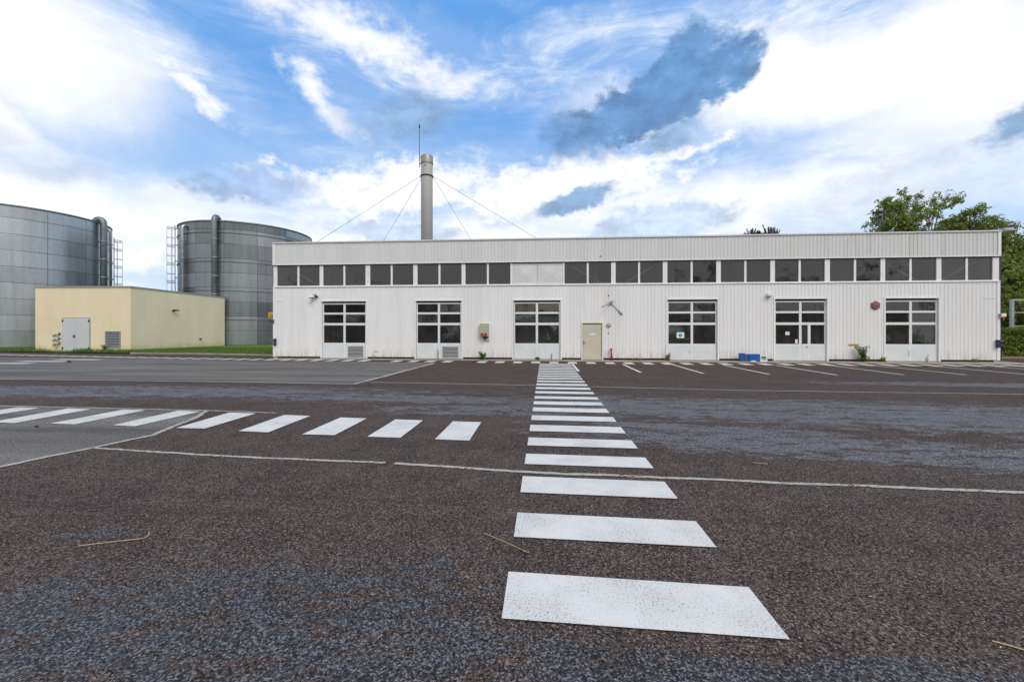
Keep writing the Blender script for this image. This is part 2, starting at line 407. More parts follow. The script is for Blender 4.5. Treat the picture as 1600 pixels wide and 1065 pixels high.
def tank_mat(name, n_pan, row, seed, tone, vary):
    m_, t, out = mat(name)
    v = t.obj(); x, y, z = t.xyz(v)
    a = t.mul(t.add(t.mul(t.m('ARCTAN2', y, x), .5/pi), .5), n_pan)
    rw = t.mul(z, 1/row)
    ai, ri = t.m('FLOOR', a), t.m('FLOOR', rw)
    wn = t.n('ShaderNodeTexWhiteNoise', {'Vector': t.comb(ai, ri, seed)}, noise_dimensions='3D').outputs[0]
    af, rf = t.m('FRACT', a), t.m('FRACT', rw)
    seam = t.mx(t.ss(t.m('ABSOLUTE', t.sub(af, .5)), .491, .4965), t.mul(t.ss(t.m('ABSOLUTE', t.sub(rf, .5)), .475, .49), .75))
    st = t.noise(t.mapv(v, (1.6, 1.6, .12)), 1.0, 7, .65)
    sp = t.noise(t.mapv(v, (1, 1, 1)), 3.5, 6, .7)
    f = t.add(t.lin(wn, 0, 1, 1-vary, 1+vary), t.lin(st, .3, .7, -.16, .16))
    f = t.mul(f, t.lin(sp, .3, .7, .93, 1.07))
    c = t.mix(1.0, tone, t.comb(f, f, f), 'MULTIPLY')
    c = t.mix(t.mul(t.ss(st, .58, .72), .35), c, (.33, .29, .25))
    bolts = t.mul(t.ss(t.m('ABSOLUTE', t.sub(rf, .5)), .455, .47), t.ss(t.m('SINE', t.mul(a, 2*pi*14)), .3, .8))
    c = t.mix(t.mul(t.mx(seam, t.mul(bolts, .6)), .75), c, (.045, .055, .06))
    r = t.add(t.lin(wn, 0, 1, .27, .42), t.lin(st, .3, .7, -.05, .08))
    pbr(t, out, c, r, .82, t.add(t.mul(seam, -1.0), t.mul(t.noise(v, .8, 3), .6)), .25, .03)
    return m_
M['tankA'] = tank_mat('galvanised_tank', 14, 1.56, 3.0, (.40, .44, .465), .10)
M['tankB'] = tank_mat('weathered_tank', 14, 1.6, 8.0, (.25, .272, .29), .36)

def stucco():
    m_, t, out = mat('yellow_render')
    v = t.obj(); x, y, z = t.xyz(v)
    n = t.noise(v, 40.0, 4, .6); big = t.noise(t.mapv(v, (1, 1, .4)), .7, 6, .6)
    c = t.mix(t.lin(big, .3, .7), (.76, .655, .455), (.83, .735, .53))
    blk = t.n('ShaderNodeTexBrick', {'Vector': t.comb(t.add(x, y), z, 0.0), 'Scale': 1.0, 'Mortar Size': .012, 'Brick Width': .5, 'Row Height': .2, 'Color1': (1, 1, 1, 1), 'Color2': (.985, .985, .985, 1), 'Mortar': (.96, .96, .96, 1)}).outputs[0]
    c = t.mix(1.0, c, blk, 'MULTIPLY')
    low = t.ss(t.add(z, t.mul(big, .8)), .35, 1.1, .55, 0)
    c = t.mix(low, c, (.53, .38, .18))
    pbr(t, out, c, .85, 0, n, .15, .01, .25)
    return m_
M['stucco'] = stucco()

def leaf_mat(name, c1, c2, c3, trans=.35):
    m_, t, out = mat(name)
    r = t.n('ShaderNodeNewGeometry').outputs['Random Per Island']
    n = t.noise(t.obj(), .8, 3)
    c = t.ramp(t.add(t.mul(r, .7), t.mul(t.sub(n, .35), .6)), [(0, c1), (.5, c2), (1, c3)])
    d = t.n('ShaderNodeBsdfPrincipled', {'Base Color': c, 'Roughness': .55, 'Specular IOR Level': .3})
    tl = t.n('ShaderNodeBsdfTranslucent', {'Color': t.mix(1.0, c, (1.3, 1.35, .7), 'MULTIPLY')})
    mx = t.n('ShaderNodeMixShader', {0: trans, 1: d.outputs[0], 2: tl.outputs[0]})
    t.t.links.new(mx.outputs[0], out.inputs[0])
    return m_
M['leaf'] = leaf_mat('birch_leaf', (.08, .115, .026), (.22, .28, .07), (.38, .43, .15))
M['leafdark'] = leaf_mat('dark_leaf', (.035, .06, .016), (.10, .15, .038), (.20, .25, .08))
M['needle'] = leaf_mat('pine_needle', (.02, .038, .018), (.05, .085, .036), (.09, .13, .055), .1)
M['hedge'] = leaf_mat('hedge_leaf', (.07, .115, .02), (.19, .26, .05), (.33, .39, .10))
M['weed'] = leaf_mat('weed_leaf', (.03, .07, .015), (.08, .16, .03), (.15, .24, .06))
M['weeddry'] = leaf_mat('dry_weed', (.12, .14, .04), (.24, .24, .08), (.34, .30, .12))
M['grass'] = leaf_mat('grass_blade', (.05, .105, .018), (.11, .205, .035), (.19, .28, .07))
def turf():
    m_, t, out = mat('turf')
    v = t.obj(); n = t.noise(v, 1.2, 6, .65); n2 = t.noise(v, 18.0, 4, .7)
    c = t.mix(t.lin(n, .3, .7), (.07, .14, .022), (.14, .21, .045))
    c = t.mix(t.ss(n2, .5, .75, 0, .6), c, (.13, .12, .05))
    pbr(t, out, c, .95, 0, n2, .6, .03, .2)
    return m_
M['turf'] = turf()
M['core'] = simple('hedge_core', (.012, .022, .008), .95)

# ================================================================== LARGE STRUCTURE
mb = MB(); R_ = 2500
mb.face([(-R_, -R_, 0), (R_, -R_, 0), (R_, R_, 0), (-R_, R_, 0)])
struct(mb.build('ground', M['turf'], loc=(0, 0, -.06)))

KERB = [(-62, 30.2), (-43, 29.6), (-38.2, 28.9), (-34.4, 28.4), (-30, 27.9), (-25.2, 27.7), (-20.5, 26.9), (-17.9, 26.3), (-16.5, 26.1)]
mb = MB()
mb.face([(-90, -60, 0), (70, -60, 0), (70, 28.3, 0), (24.6, 28.3, 0), (24.6, 25, 0), (-16.5, 25, 0)] + [(x_, y_, 0) for x_, y_ in reversed(KERB)] + [(-90, 30.5, 0)])
struct(mb.build('asphalt', M['asphalt']))
# older, greyer repairs
mb = MB()
mb.face([(-34, 1, 0), (-7.6, 1, 0), (-7.1, 3.4, 0), (-6.95, 4.78, 0), (-6.68, 5.6, 0), (-6.46, 6.4, 0), (-6.85, 7.6, 0), (-7.25, 8.42, 0), (-12.5, 8.58, 0), (-34, 9.1, 0)])
mb.face([(-60, 14.2, 0), (-19.3, 13.28, 0), (-9.6, 13.1, 0), (-6.1, 12.92, 0), (-5.9, 17, 0), (-5.7, 21.4, 0), (-14, 22.3, 0), (-22.8, 23.0, 0), (-60, 26, 0)])
struct(mb.build('asphalt_patch', M['asphalt_old'], loc=(0, 0, .004)))
# concrete margin along the hall
mb = MB()
pts_t = [(-16.4, 23.35), (-8, 23.5), (-1, 23.35), (4, 23.1), (12, 22.95), (25.2, 22.9)]
for (a, b) in zip(pts_t[:-1], pts_t[1:]):
    mb.face([(a[0], a[1], 0), (b[0], b[1], 0), (b[0], 24.9, 0), (a[0], 24.9, 0)])
struct(mb.build('concrete_margin', M['concrete'], loc=(0, 0, .004)))
# pale sealed joints in the asphalt
def seam(path, w, jit=.25):
    L = []
    for (a, b) in zip(path[:-1], path[1:]):
        d = hypot(b[0]-a[0], b[1]-a[1]); k = max(2, int(d/.07))
        for i in range(k):
            L.append((a[0]+(b[0]-a[0])*i/k, a[1]+(b[1]-a[1])*i/k))
    L.append(path[-1])
    mb_ = mb; b0 = len(mb_.v); wob = 0
    for i, p in enumerate(L):
        q = L[min(i+1, len(L)-1)]; o = L[max(i-1, 0)]
        dx, dy = q[0]-o[0], q[1]-o[1]; l = hypot(dx, dy); nx, ny = -dy/l, dx/l
        wob = wob*.9+random.gauss(0, .0035)
        w1, w2 = w*.5*(1+random.uniform(-jit, jit))+wob, w*.5*(1+random.uniform(-jit, jit))-wob
        mb_.v += [(p[0]+nx*w1, p[1]+ny*w1, 0), (p[0]-nx*w2, p[1]-ny*w2, 0)]
    for i in range(len(L)-1):
        mb_.f.append((b0+2*i, b0+2*i+1, b0+2*i+3, b0+2*i+2)); mb_.mi.append(0); mb_.sm.append(False)
mb = MB()
seam([(-6.65, 5.63), (-4.9, 5.47), (-3.9, 5.38), (-2.08, 5.295)], .062)
seam([(-1.95, 5.30), (-.39, 5.11), (2.2, 4.98), (5.13, 4.86), (9, 4.75), (14, 4.6)], .07)
seam([(-7.9, 1.2), (-7.1, 3.4), (-6.93, 4.78), (-6.68, 5.6), (-6.46, 6.4), (-6.85, 7.6), (-7.25, 8.42)], .09)
seam([(-34, 9.1), (-12.5, 8.6), (-7.25, 8.43), (-5.6, 8.31)], .06)
seam([(-60, 14.2), (-19.3, 13.28), (-9.6, 13.1), (-6.1, 12.92)], .09)
seam([(-6.1, 12.92), (-5.9, 17), (-5.7, 21.4)], .15)
seam([(-5.8, 13.42), (-.2, 13.06), (5.69, 12.42), (12.96, 12.26), (26, 12.0)], .07)
struct(mb.build('asphalt_seam', M['seam'], loc=(0, 0, .008)))
mb = MB()
kk = [k_ for k_ in KERB if k_[0] > -31]
for (a, b) in zip(kk[:-1], kk[1:]):
    dx, dy = b[0]-a[0], b[1]-a[1]; l = hypot(dx, dy); nx, ny = -dy/l, dx/l
    P = [(a[0], a[1]), (b[0], b[1]), (b[0]+nx*.14, b[1]+ny*.14), (a[0]+nx*.14, a[1]+ny*.14)]
    mb.face([(p[0], p[1], .10) for p in P]); mb.face([(P[0][0], P[0][1], -.03), (P[1][0], P[1][1], -.03), (P[1][0], P[1][1], .10), (P[0][0], P[0][1], .10)])
    mb.face([(P[2][0], P[2][1], -.03), (P[3][0], P[3][1], -.03), (P[3][0], P[3][1], .10), (P[2][0], P[2][1], .10)])
struct(mb.build('kerb', M['concrete']))
def kerb_y(x_):
    for (a, b) in zip(KERB[:-1], KERB[1:]):
        if a[0] <= x_ <= b[0]: return a[1]+(b[1]-a[1])*(x_-a[0])/(b[0]-a[0])
    return KERB[0][1] if x_ < KERB[0][0] else KERB[-1][1]
def turf_z(x_, y_):
    d = y_-kerb_y(x_)-.1
    return .06-.03*min(1, max(0, d/8.0))
mb = MB(); xs = [-90+i*1.5 for i in range(50)]+[-16.5]
for i, x_ in enumerate(xs):
    for j in range(24):
        y_ = kerb_y(x_)+.1+(j/23)**1.6*38
        mb.v.append((x_, y_, turf_z(x_, y_)))
for i in range(len(xs)-1):
    for j in range(23):
        a = i*24+j; mb.f.append((a, a+24, a+25, a+1)); mb.mi.append(0); mb.sm.append(True)
struct(mb.build('verge', M['turf']))
# grass blades on the verge
mb = MB()
def blade(x_, y_, z_, h, w):
    a = random.uniform(0, pi); l = random.uniform(-.4, .4)*h; l2 = random.uniform(-.4, .4)*h
    mb.v += [(x_-w*cos(a), y_-w*sin(a), z_), (x_+w*cos(a), y_+w*sin(a), z_), (x_+l, y_+l2, z_+h)]
    b = len(mb.v); mb.f.append((b-3, b-2, b-1)); mb.mi.append(0); mb.sm.append(False)
for i in range(15000):
    x_ = random.uniform(-34, -16.6); y_ = kerb_y(x_)+.12+random.random()**1.3*9.5
    blade(x_, y_, turf_z(x_, y_)-.01, random.uniform(.05, .17), random.uniform(.012, .03))
for i in range(5000):
    x_ = random.uniform(-62, -41.5); y_ = kerb_y(x_)+.1+random.random()*3.5
    blade(x_, y_, turf_z(x_, y_)-.01, random.uniform(.06, .28), random.uniform(.015, .035))
for i in range(800):
    x_ = random.choice([random.gauss(-35.2, .35), random.gauss(-34.5, .3), random.uniform(-33.6, -31.5), random.uniform(-41.5, -38.5)]); y_ = kerb_y(x_)+.12+random.uniform(0, .6)
    blade(x_, y_, turf_z(x_, y_)-.01, random.uniform(.1, .38), random.uniform(.015, .03))
struct(mb.build('grass', M['grass']), 'stuff')
# strip of leaf litter under the hedge
mb = MB()
mb.face([(24.7, 27.0, 0), (46, 28.0, 0), (46, 34, 0), (24.7, 34, 0)])
struct(mb.build('leaf_litter_bed', M['litter'], loc=(0, 0, .012)))

# ---------------------------------------------------------------- painted markings
def quad(name, pts, m_, parent, z=.0):
    b = MB(); b.face([(p[0], p[1], z) for p in pts]); return b.build(name, m_, parent)
zc = thing('zebra_crossing', 'long white zebra crossing running straight from the foreground to the hall', 'zebra crossing', (0, 0, .012))
rows = [(2.49, 2.975), (3.48, 3.945), (4.44, 4.93), (5.38, 5.83), (6.25, 6.71), (7.14, 7.61), (8.01, 8.46), (8.86, 9.32), (9.69, 10.13), (10.5, 10.91), (11.37, 11.8), (12.2, 12.65), (13.04, 13.5), (13.85, 14.3), (14.66, 15.1), (15.41, 15.84), (16.13, 16.55), (16.85, 17.25), (17.55, 17.95), (18.25, 18.65), (18.95, 19.35), (19.65, 20.05), (20.35, 20.72), (21.0, 21.35)]
for i, (a, b) in enumerate(rows):
    k = i/23
    xl, xr = -.255+.03*k, 1.38-.04*k
    quad('stripe', [(xl, a), (xr, a-.045), (xr, b-.055), (xl, b)], M['paint'], zc)
zl = thing('zebra_crossing', 'zebra crossing of slanted white stripes at the left, ending short of the long one', 'zebra crossing', (0, 0, .012))
for i, (p, w_) in enumerate([([(-1.73, 6.48), (-1.17, 6.45), (-1.18, 7.75), (-1.73, 7.78)], 0), ([(-2.87, 6.56), (-2.31, 6.53), (-2.32, 7.82), (-2.88, 7.86)], 0), ([(-4.02, 6.62), (-3.45, 6.61), (-3.47, 7.91), (-4.03, 7.95)], 0), ([(-5.24, 6.75), (-4.67, 6.70), (-4.71, 8.05), (-5.30, 8.1)], 0), ([(-6.51, 6.88), (-5.96, 6.87), (-5.98, 8.2), (-6.6, 8.25)], 0),
                          ([(-7.85, 6.98), (-7.36, 6.94), (-7.30, 8.3), (-7.86, 8.35)], 1), ([(-9.15, 7.03), (-8.62, 7.0), (-8.6, 8.34), (-9.15, 8.38)], 1), ([(-10.4, 7.05), (-9.85, 7.0), (-9.9, 8.36), (-10.5, 8.4)], 1), ([(-11.7, 7.1), (-11.15, 7.08), (-11.2, 8.4), (-11.8, 8.45)], 1), ([(-13.0, 7.15), (-12.45, 7.13), (-12.5, 8.45), (-13.1, 8.5)], 1)]):
    quad('stripe', p, M['paint_old'] if w_ else M['paint'], zl)
zw = thing('zebra_crossing', 'row of short white stripes running along the foot of the hall', 'zebra crossing', (0, 0, .012))
def wall_y(x_):
    P = [(-42, 26.4), (-33, 24.8), (-29.5, 24.2), (-24, 23.4), (-16.6, 22.55), (-9, 22.0), (0, 21.57), (6, 21.35), (32, 21.3)]
    for (a, b) in zip(P[:-1], P[1:]):
        if a[0] <= x_ <= b[0]: return a[1]+(b[1]-a[1])*(x_-a[0])/(b[0]-a[0])
    return 21.3
for i in range(-43, 32):
    x_ = -.68+.965*i
    if i in (-4, -9): continue
    y_ = wall_y(x_); dl = 1.05 if x_ > -17 else 1.0
    quad('stripe', [(x_, y_), (x_+.47, y_), (x_+.49, y_+dl), (x_+.02, y_+dl)], M['paint_old'] if x_ < -3 and random.random() < .55 else M['paint'], zw)
zs = thing('zebra_crossing', 'short zebra crossing of wide worn stripes before the yellow building', 'zebra crossing', (0, 0, .012))
for i, y_ in enumerate([17.7, 19.1, 20.5, 21.9]):
    xo = -.35*(3-i)
    quad('stripe', [(-28.6+xo, y_), (-25.8+xo, y_+.05), (-25.7+xo, y_+.6), (-28.5+xo, y_+.55)], M['paint_old'], zs)
pk = ['closest to the long zebra crossing', 'in front of the plain wall right of the beige door', 'that starts below the weed left of the blue-disc sign', 'that starts left of the blue cabinet', 'in front of the wall right of the blue cabinet', 'that starts at the door with the wicket', 'that starts left of the tall green weed', 'in front of the last door on the right', 'at the right end of the hall', 'beyond the right corner of the hall']
for i in range(9):
    x_ = [1.44, 3.97, 6.42, 8.83, 11.35, 13.95, 16.1, 18.6, 21.2][i]
    y1 = [21.3, 21.3, 21.3, 21.3, 21.3, 21.3, 21.3, 21.3, 21.3][i]
    y0 = [17.6, 17.32, 17.05, 17.01, 16.86, 17.19, 17.35, 17.4, 17.5][i]
    xb = x_ + [.01, -.03, -.08, -.02, -.1, -.05, .2, .2, .2][i]
    o = quad('parking_line', [(xb-.06, y0), (xb+.06, y0), (x_+.06, y1), (x_-.06, y1)], M['paint'], None)
    o.location = (0, 0, .009)
    tag(o, 'thin white parking line ' + pk[i], 'parking line', 'parking lines before the hall')

# ================================================================== THE HALL
X0, X1, YF, YB, ZT = -16.6, 24.48, 24.3, 42.3, 7.09
hall = thing('industrial_hall', 'long low white metal-clad hall with a strip of dark windows and six glazed doors', 'building')
DW = [(-13.47, -10.74), (-7.62, -4.90), (-1.76, .93), (7.05, 9.77), (12.92, 15.64), (18.72, 21.40)]
DH = 3.46
ED = (2.24, 3.33, 2.12)
openings = [(a-.06, b+.06, DH+.05) for a, b in DW]+[(ED[0], ED[1], ED[2])]
def ribbed(z0, z1, ops, y0, pitch=.2, g=.032, dep=.017):
    mb = MB(); xs = [X0+.12]
    x_ = X0+.12
    cuts = sorted({v for o in ops for v in o[:2]})
    ev = []
    while x_ < X1-.12-1e-6:
        for q in (x_+pitch-g, x_+pitch-g*.75, x_+pitch-g*.25, x_+pitch): ev.append(min(q, X1-.12))
        x_ += pitch
    prof = lambda q: 0.0
    def dp(q):
        f = (q-(X0+.12)) % pitch
        if f < pitch-g: return 0.0
        f = (f-(pitch-g))/g
        return dep*min(1, f/.25, (1-f)/.25) if 0 <= f <= 1 else 0.0
    allx = sorted(set([round(e, 4) for e in ev]+[round(X0+.12, 4)]+[round(c_, 4) for c_ in cuts]))
    for a, b in zip(allx[:-1], allx[1:]):
        if b-a < 1e-4: continue
        zb = z0
        for o in ops:
            if a >= o[0]-1e-4 and b <= o[1]+1e-4: zb = o[2]
        if zb >= z1: continue
        ya, yb = y0+dp(a+1e-5), y0+dp(b-1e-5)
        mb.face([(a, ya, zb), (b, yb, zb), (b, yb, z1), (a, ya, z1)])
    return mb
ribbed(.12, 4.33, openings, YF).build('lower_cladding', M['clad'], hall)
ribbed(5.74, 7.02, [], YF-.05).build('parapet_cladding', M['clad_top'], hall)
# trims: corner angles, bands, painted shadow strips, coping
for xa in (X0, X1-.14):
    MB().box(xa, xa+.14, YF-.03, YF+.06, .10, 4.33).box(xa, xa+.14, YF-.08, YF+.06, 5.74, 7.02).build('corner_trim', M['trim'], hall)
mb = MB()
mb.box(X0, X1, YF-.045, YF+.3, 4.333, 4.405)
mb.build('sill_band', M['trim'], hall)
mb = MB(); mb.box(X0, X1, YF-.075, YF+.02, 5.70, 5.738); mb.build('head_band', M['trim'], hall)
mb = MB(); mb.box(X0+.02, X1-.02, YF-.002, YF+.017, 5.655, 5.698); mb.build('head_shadow_strip', M['dark'], hall)  # solid dark strip painting the shade under the parapet
mb = MB(); mb.box(X0+.15, X1-.15, YF-.012, YF-.001, 4.312, 4.331); mb.build('sill_shadow_strip', simple('sill_shadow_grey', (.22, .22, .22), .7), hall)  # grey strip drawing the shadow line below the sill band
mb = MB(); mb.box(X0-.03, X1+.03, YF-.11, YF+.35, 7.022, 7.095); mb.build('coping', simple('coping_metal', (.62, .63, .63), .4, .2, .06), hall)
mb = MB()
for a, b in zip([X0+.05]+[o[1] for o in sorted(openings)], [o[0] for o in sorted(openings)]+[X1-.05]):
    MB().box(a, b, YF+.12, YF+.3, -.02, .14).build('plinth', M['plinth'], hall)
# body behind the front: side walls, back wall, roof, floor
mb = MB()
for xa in (X0, X1-.2): MB().box(xa, xa+.2, YF+.062, YB, 0, 7.02).build('side_wall', M['clad'], hall)
mb = MB(); mb.box(X0+.2, X1-.2, YB-.2, YB, 0, 7.02); mb.build('back_wall', M['inside'], hall)
mb = MB(); mb.box(X0+.2, X1-.2, YF+.05, YB-.2, 6.5, 6.75); mb.build('roof', M['roof'], hall)
mb = MB(); mb.box(X0+.2, X1-.2, YF+.31, YB-.2, -.02, .02); mb.build('floor', M['insidefloor'], hall)
mb = MB()
for a, b in zip([X0+.2]+[o[1] for o in sorted(openings)], [o[0] for o in sorted(openings)]+[X1-.2]):
    mb.box(a, b, YF+.303, YF+.34, 0, 4.33)
for o in openings: mb.box(o[0]+.001, o[1]-.001, YF+.303, YF+.34, o[2]+.01, 4.33)
mb.build('inner_lining', M['inside'], hall)
mb = MB(); mb.box(X0+.14, X1-.14, YF+.03, YF+.3, 5.742, 6.49); mb.build('parapet_backing', M['inside'], hall)
mb = MB(); mb.box(X1+.002, X1+.09, YF+.0, YF+.12, .1, 7.0); mb.build('downpipe', M['navy'], hall)
# thin outline duct marks near both corners
mb = MB()
mb.box(X1-1.0+.14, X1-.17, YF-.02, YF-.001, 3.46, 3.50); mb.box(X0+.15, X0+.62, YF-.02, YF-.001, 3.50, 3.54)
mb.build('cover_strip', M['trim'], hall)
# upper windows
ZW0, ZW1 = 4.407, 5.697
BAYS = [(-16.37, -13.65), (-13.43, -10.76), (-10.48, -7.81), (-7.56, -4.88), (-4.65, -1.97), None, (1.19, 3.87), (4.12, 6.78), (7.03, 9.74), (9.98, 12.67), (12.91, 15.57), (15.83, 18.48), (18.71, 21.34), (21.58, 24.16)]
for i, bay in enumerate(BAYS):
    if bay is None: continue
    a, b = bay; c_ = (a+b)/2
    L = X0+.005 if i == 0 else (a-.12); Rr = X1-.005 if i == 13 else b+.12
    nb = BAYS[i+1] if i < 13 else None
    if nb: Rr = (b+nb[0])/2-.002
    pb = BAYS[i-1] if i > 0 else None
    if pb: L = (a+pb[1])/2+.002
    if i == 4: Rr = b+.12
    if i == 6: L = a-.10
    f = MB()
    f.box(L, a, YF+.02, YF+.12, ZW0, ZW1).box(b, Rr, YF+.02, YF+.12, ZW0, ZW1)
    f.box(c_-.055, c_+.055, YF+.03, YF+.11, ZW0+.03, ZW1-.035)
    f.box(a, b, YF+.03, YF+.11, ZW0, ZW0+.028).box(a, b, YF+.03, YF+.11, ZW1-.033, ZW1)
    fo = f.build('window', M['trim'], hall)
    g = MB()
    for (p, q) in ((a, c_-.055), (c_+.055, b)):
        g.face([(p, YF+.075, ZW0+.028), (q, YF+.075, ZW0+.028), (q, YF+.075, ZW1-.033), (p, YF+.075, ZW1-.033)])
    g.build('pane', M['glass'], fo)
# blank embossed panel
mb = MB()
a, b = -1.845, 1.085
for (p, q) in ((a, (a+b)/2-.008), ((a+b)/2+.008, b)):
    z0, z1 = ZW0+.002, ZW1-.04; y_ = YF+.05; i_ = .08
    mb.face([(p, y_, z0), (q, y_, z0), (q-i_, y_, z0+i_), (p+i_, y_, z0+i_)]); mb.face([(q, y_, z0), (q, y_, z1), (q-i_, y_, z1-i_), (q-i_, y_, z0+i_)])
    mb.face([(q, y_, z1), (p, y_, z1), (p+i_, y_, z1-i_), (q-i_, y_, z1-i_)]); mb.face([(p, y_, z1), (p, y_, z0), (p+i_, y_, z0+i_), (p+i_, y_, z1-i_)])
    p2, q2, e0, e1 = p+i_, q-i_, z0+i_, z1-i_; mx_, mz = (p+q)/2, (z0+z1)/2; yr, yd = y_-.05, y_-.02
    mids = [((p2+q2)/2, y_-.012, e0), (q2, y_-.012, mz), ((p2+q2)/2, y_-.012, e1), (p2, y_-.012, mz)]
    cs = [(p2, y_, e0), (q2, y_, e0), (q2, y_, e1), (p2, y_, e1)]; ce = (mx_, yr, mz)
    ring = [cs[0], mids[0], cs[1], mids[1], cs[2], mids[2], cs[3], mids[3]]
    mb.face([cs[0], cs[1], ce]); mb.face([cs[1], cs[2], ce]); mb.face([cs[2], cs[3], ce]); mb.face([cs[3], cs[0], ce])
mb.box(a+.02, b-.02, YF+.08, YF+.12, ZW0, ZW1-.04)
mb.build('blank_panel', simple('panel_grey', (.63, .64, .65), .5, 0, .05, 2), hall)
# interior frame seen through the glass
for i in (0, 6, 7, 12, 13, 3):
    if i == 3: continue
    a, b = BAYS[i]; s_ = [1, 1, -1, 1, -1][(0, 6, 7, 12, 13).index(i)]
    mb = MB()
    mb.tube([(a+.1, YF+.75, 5.75 if s_ > 0 else 4.2), (b+.1, YF+.75, 4.2 if s_ > 0 else 5.75)], .05, 6)
    mb.build('brace', simple('brace_paint', (.55, .5, .48), .6), hall)
for x_ in (-16.15, -13.5, 2.95, 23.95, 21.4, 15.4):
    mb = MB(); mb.box(x_, x_+.18, YF+.5, YF+.7, .02, 6.49); mb.build('column', M['redcol'], hall)
for x_ in (-10.6, -4.8, 7, 12.8, 18.6):
    mb = MB(); mb.box(x_-.08, x_+.08, YF+4, YB-.25, 6.1, 6.35); mb.build('roof_beam', M['machine'], hall)

# large glazed doors
def big_door(i):
    a, b = DW[i]; c_ = (a+b)/2; y0, y1 = YF+.075, YF+.135
    # reveal round the opening
    rv = MB()
    rv.box(a-.10, a-.022, YF-.03, YF+.28, .02, DH+.005).box(b+.022, b+.10, YF-.03, YF+.28, .02, DH+.005).box(a-.10, b+.10, YF-.04, YF+.28, DH+.007, DH+.075)
    d = rv.build('glazed_door', M['trim'], hall)
    gp = MB(); gp.box(a-.018, b+.018, YF+.15, YF+.2, DH-.09, DH+.004); gp.build('door_head_shadow', M['dark'], d)  # dark filler standing in for the recess shadow above the door
    L = [0.0, .86, .955, 2.02, 2.16, 2.68, 2.79, 3.29, 3.36]
    f = MB(); fr = .06
    f.box(a, a+fr, y0, y1, .86, 3.36).box(b-fr, b, y0, y1, .86, 3.36)
    wk = (i == 4)
    cl = c_ if not wk else c_+.02
    f.box(cl-.065, cl+.065, y0, y1, .03, 3.36)
    hs = [(3.29, 3.36), (2.68, 2.79), (2.02, 2.16), (.86, .955)]
    cols = [(a+fr, cl-.065), (cl+.065, b-fr)]
    for (z0, z1) in hs:
        for (p, q) in cols: f.box(p, q, y0+.004, y1-.004, z0, z1)
    if wk:
        f.box(b-.94, b-.80, y0, y1-.003, .03, 2.02)
    f.build('door_frame', M['alu'], d)
    g = MB()
    for (z0, z1) in ((2.79, 3.29), (2.16, 2.68), (.955, 2.02)):
        for (p, q) in cols:
            if wk and z0 < 1 and p > c_-.1:
                for (p_, q_) in ((p, b-.94), (b-.80, q)):
                    g.face([(p_, y0+.03, z0), (q_, y0+.03, z0), (q_, y0+.03, z1), (p_, y0+.03, z1)])
            else:
                g.face([(p, y0+.03, z0), (q, y0+.03, z0), (q, y0+.03, z1), (p, y0+.03, z1)])
    g.build('pane', M['glass'], d)
    pn = MB()
    if wk:
        pn.box(a, cl-.067, y0-.006, y1, .03, .858); pn.box(cl+.067, b-.942, y0-.006, y1, .03, .858); pn.box(b-.798, b, y0-.006, y1, .03, .858)
    else:
        pn.box(a, cl-.067, y0-.006, y1, .03, .858); pn.box(cl+.067, b, y0-.006, y1, .03, .858)
    pn.build('lower_panel', M['doorpanel'], d)
    th = MB(); th.box(a, b, y0+.01, y1, .0, .028); th.build('threshold', M['dark'], d)
    if i < 2:
        vx0 = -11.88 if i == 0 else -6.04; vx1 = vx0+.96
        v = MB(); v.box(vx0, vx0+.05, y0-.03, y0-.007, .09, .75).box(vx1-.05, vx1, y0-.03, y0-.007, .09, .75).box(vx0+.05, vx1-.05, y0-.03, y0-.007, .70, .75).box(vx0+.05, vx1-.05, y0-.03, y0-.007, .09, .13)
        for k in range(7):
            z_ = .14+k*.081
            v.face([(vx0+.05, y0-.032, z_), (vx1-.05, y0-.032, z_), (vx1-.05, y0-.014, z_+.045), (vx0+.05, y0-.014, z_+.045)])
        v.mat(1).box(vx0+.051, vx1-.051, y0-.0085, y0-.0065, .131, .699)
        v.build('vent_grille', [M['louvre'], M['dark']], d)
    if i == 2:
        k = MB(); k.box(a+.08, cl-.08, y1+.06, y1+.08, 2.8, 3.28).box(cl+.09, b-.08, y1+.06, y1+.08, 2.78, 3.27); k.build('cardboard_cover', M['card'], d)
        k = MB(); k.box(a+.08, b-.08, y1+.3, y1+.32, 2.05, 2.6); k.build('blind', simple('grey_blind', (.4, .42, .42), .7), d)
    if wk:
        k = MB(); k.box(cl+.068, b-.945, y1-.02, y1, .96, 2.015); k.build('blind', M['blind'], d)
        k = MB(); k.box(b-1.03, b-.93, y0-.05, y0-.008, .80, .83); k.build('handle', M['steel'], d)
    else:
        k = MB(); k.box(c_-.09, c_-.07, y0-.05, y0-.007, .35, .6); k.build('handle', M['alu'], d)
    return d
for i in range(6): big_door(i)
# beige pedestrian door
fr = MB(); fr.box(ED[0]-.09, ED[0], YF-.03, YF+.2, .0, ED[2]).box(ED[1], ED[1]+.09, YF-.03, YF+.2, 0, ED[2]).box(ED[0]-.09, ED[1]+.09, YF-.035, YF+.2, ED[2]+.002, ED[2]+.07)
ed = fr.build('entrance_door', simple('beige_white', (.66, .66, .58), .5, 0, .05), hall)
k = MB(); k.box(ED[0]+.02, ED[1]-.02, YF+.03, YF+.08, .03, ED[2]-.05); k.build('door_leaf', M['beige'], ed)
k = MB(); k.box(ED[0]+.05, ED[0]+.09, YF-.03, YF+.029, .93, 1.1).box(ED[0]+.05, ED[0]+.17, YF-.03, YF-.01, 1.0, 1.03); k.build('handle', M['steel'], ed)
for z_ in (.25, 1.0, 1.75):
    k = MB(); k.tube([(ED[1]-.03, YF+.02, z_), (ED[1]-.03, YF+.02, z_+.1)], .014, 8); k.build('hinge', M['steel'], ed)
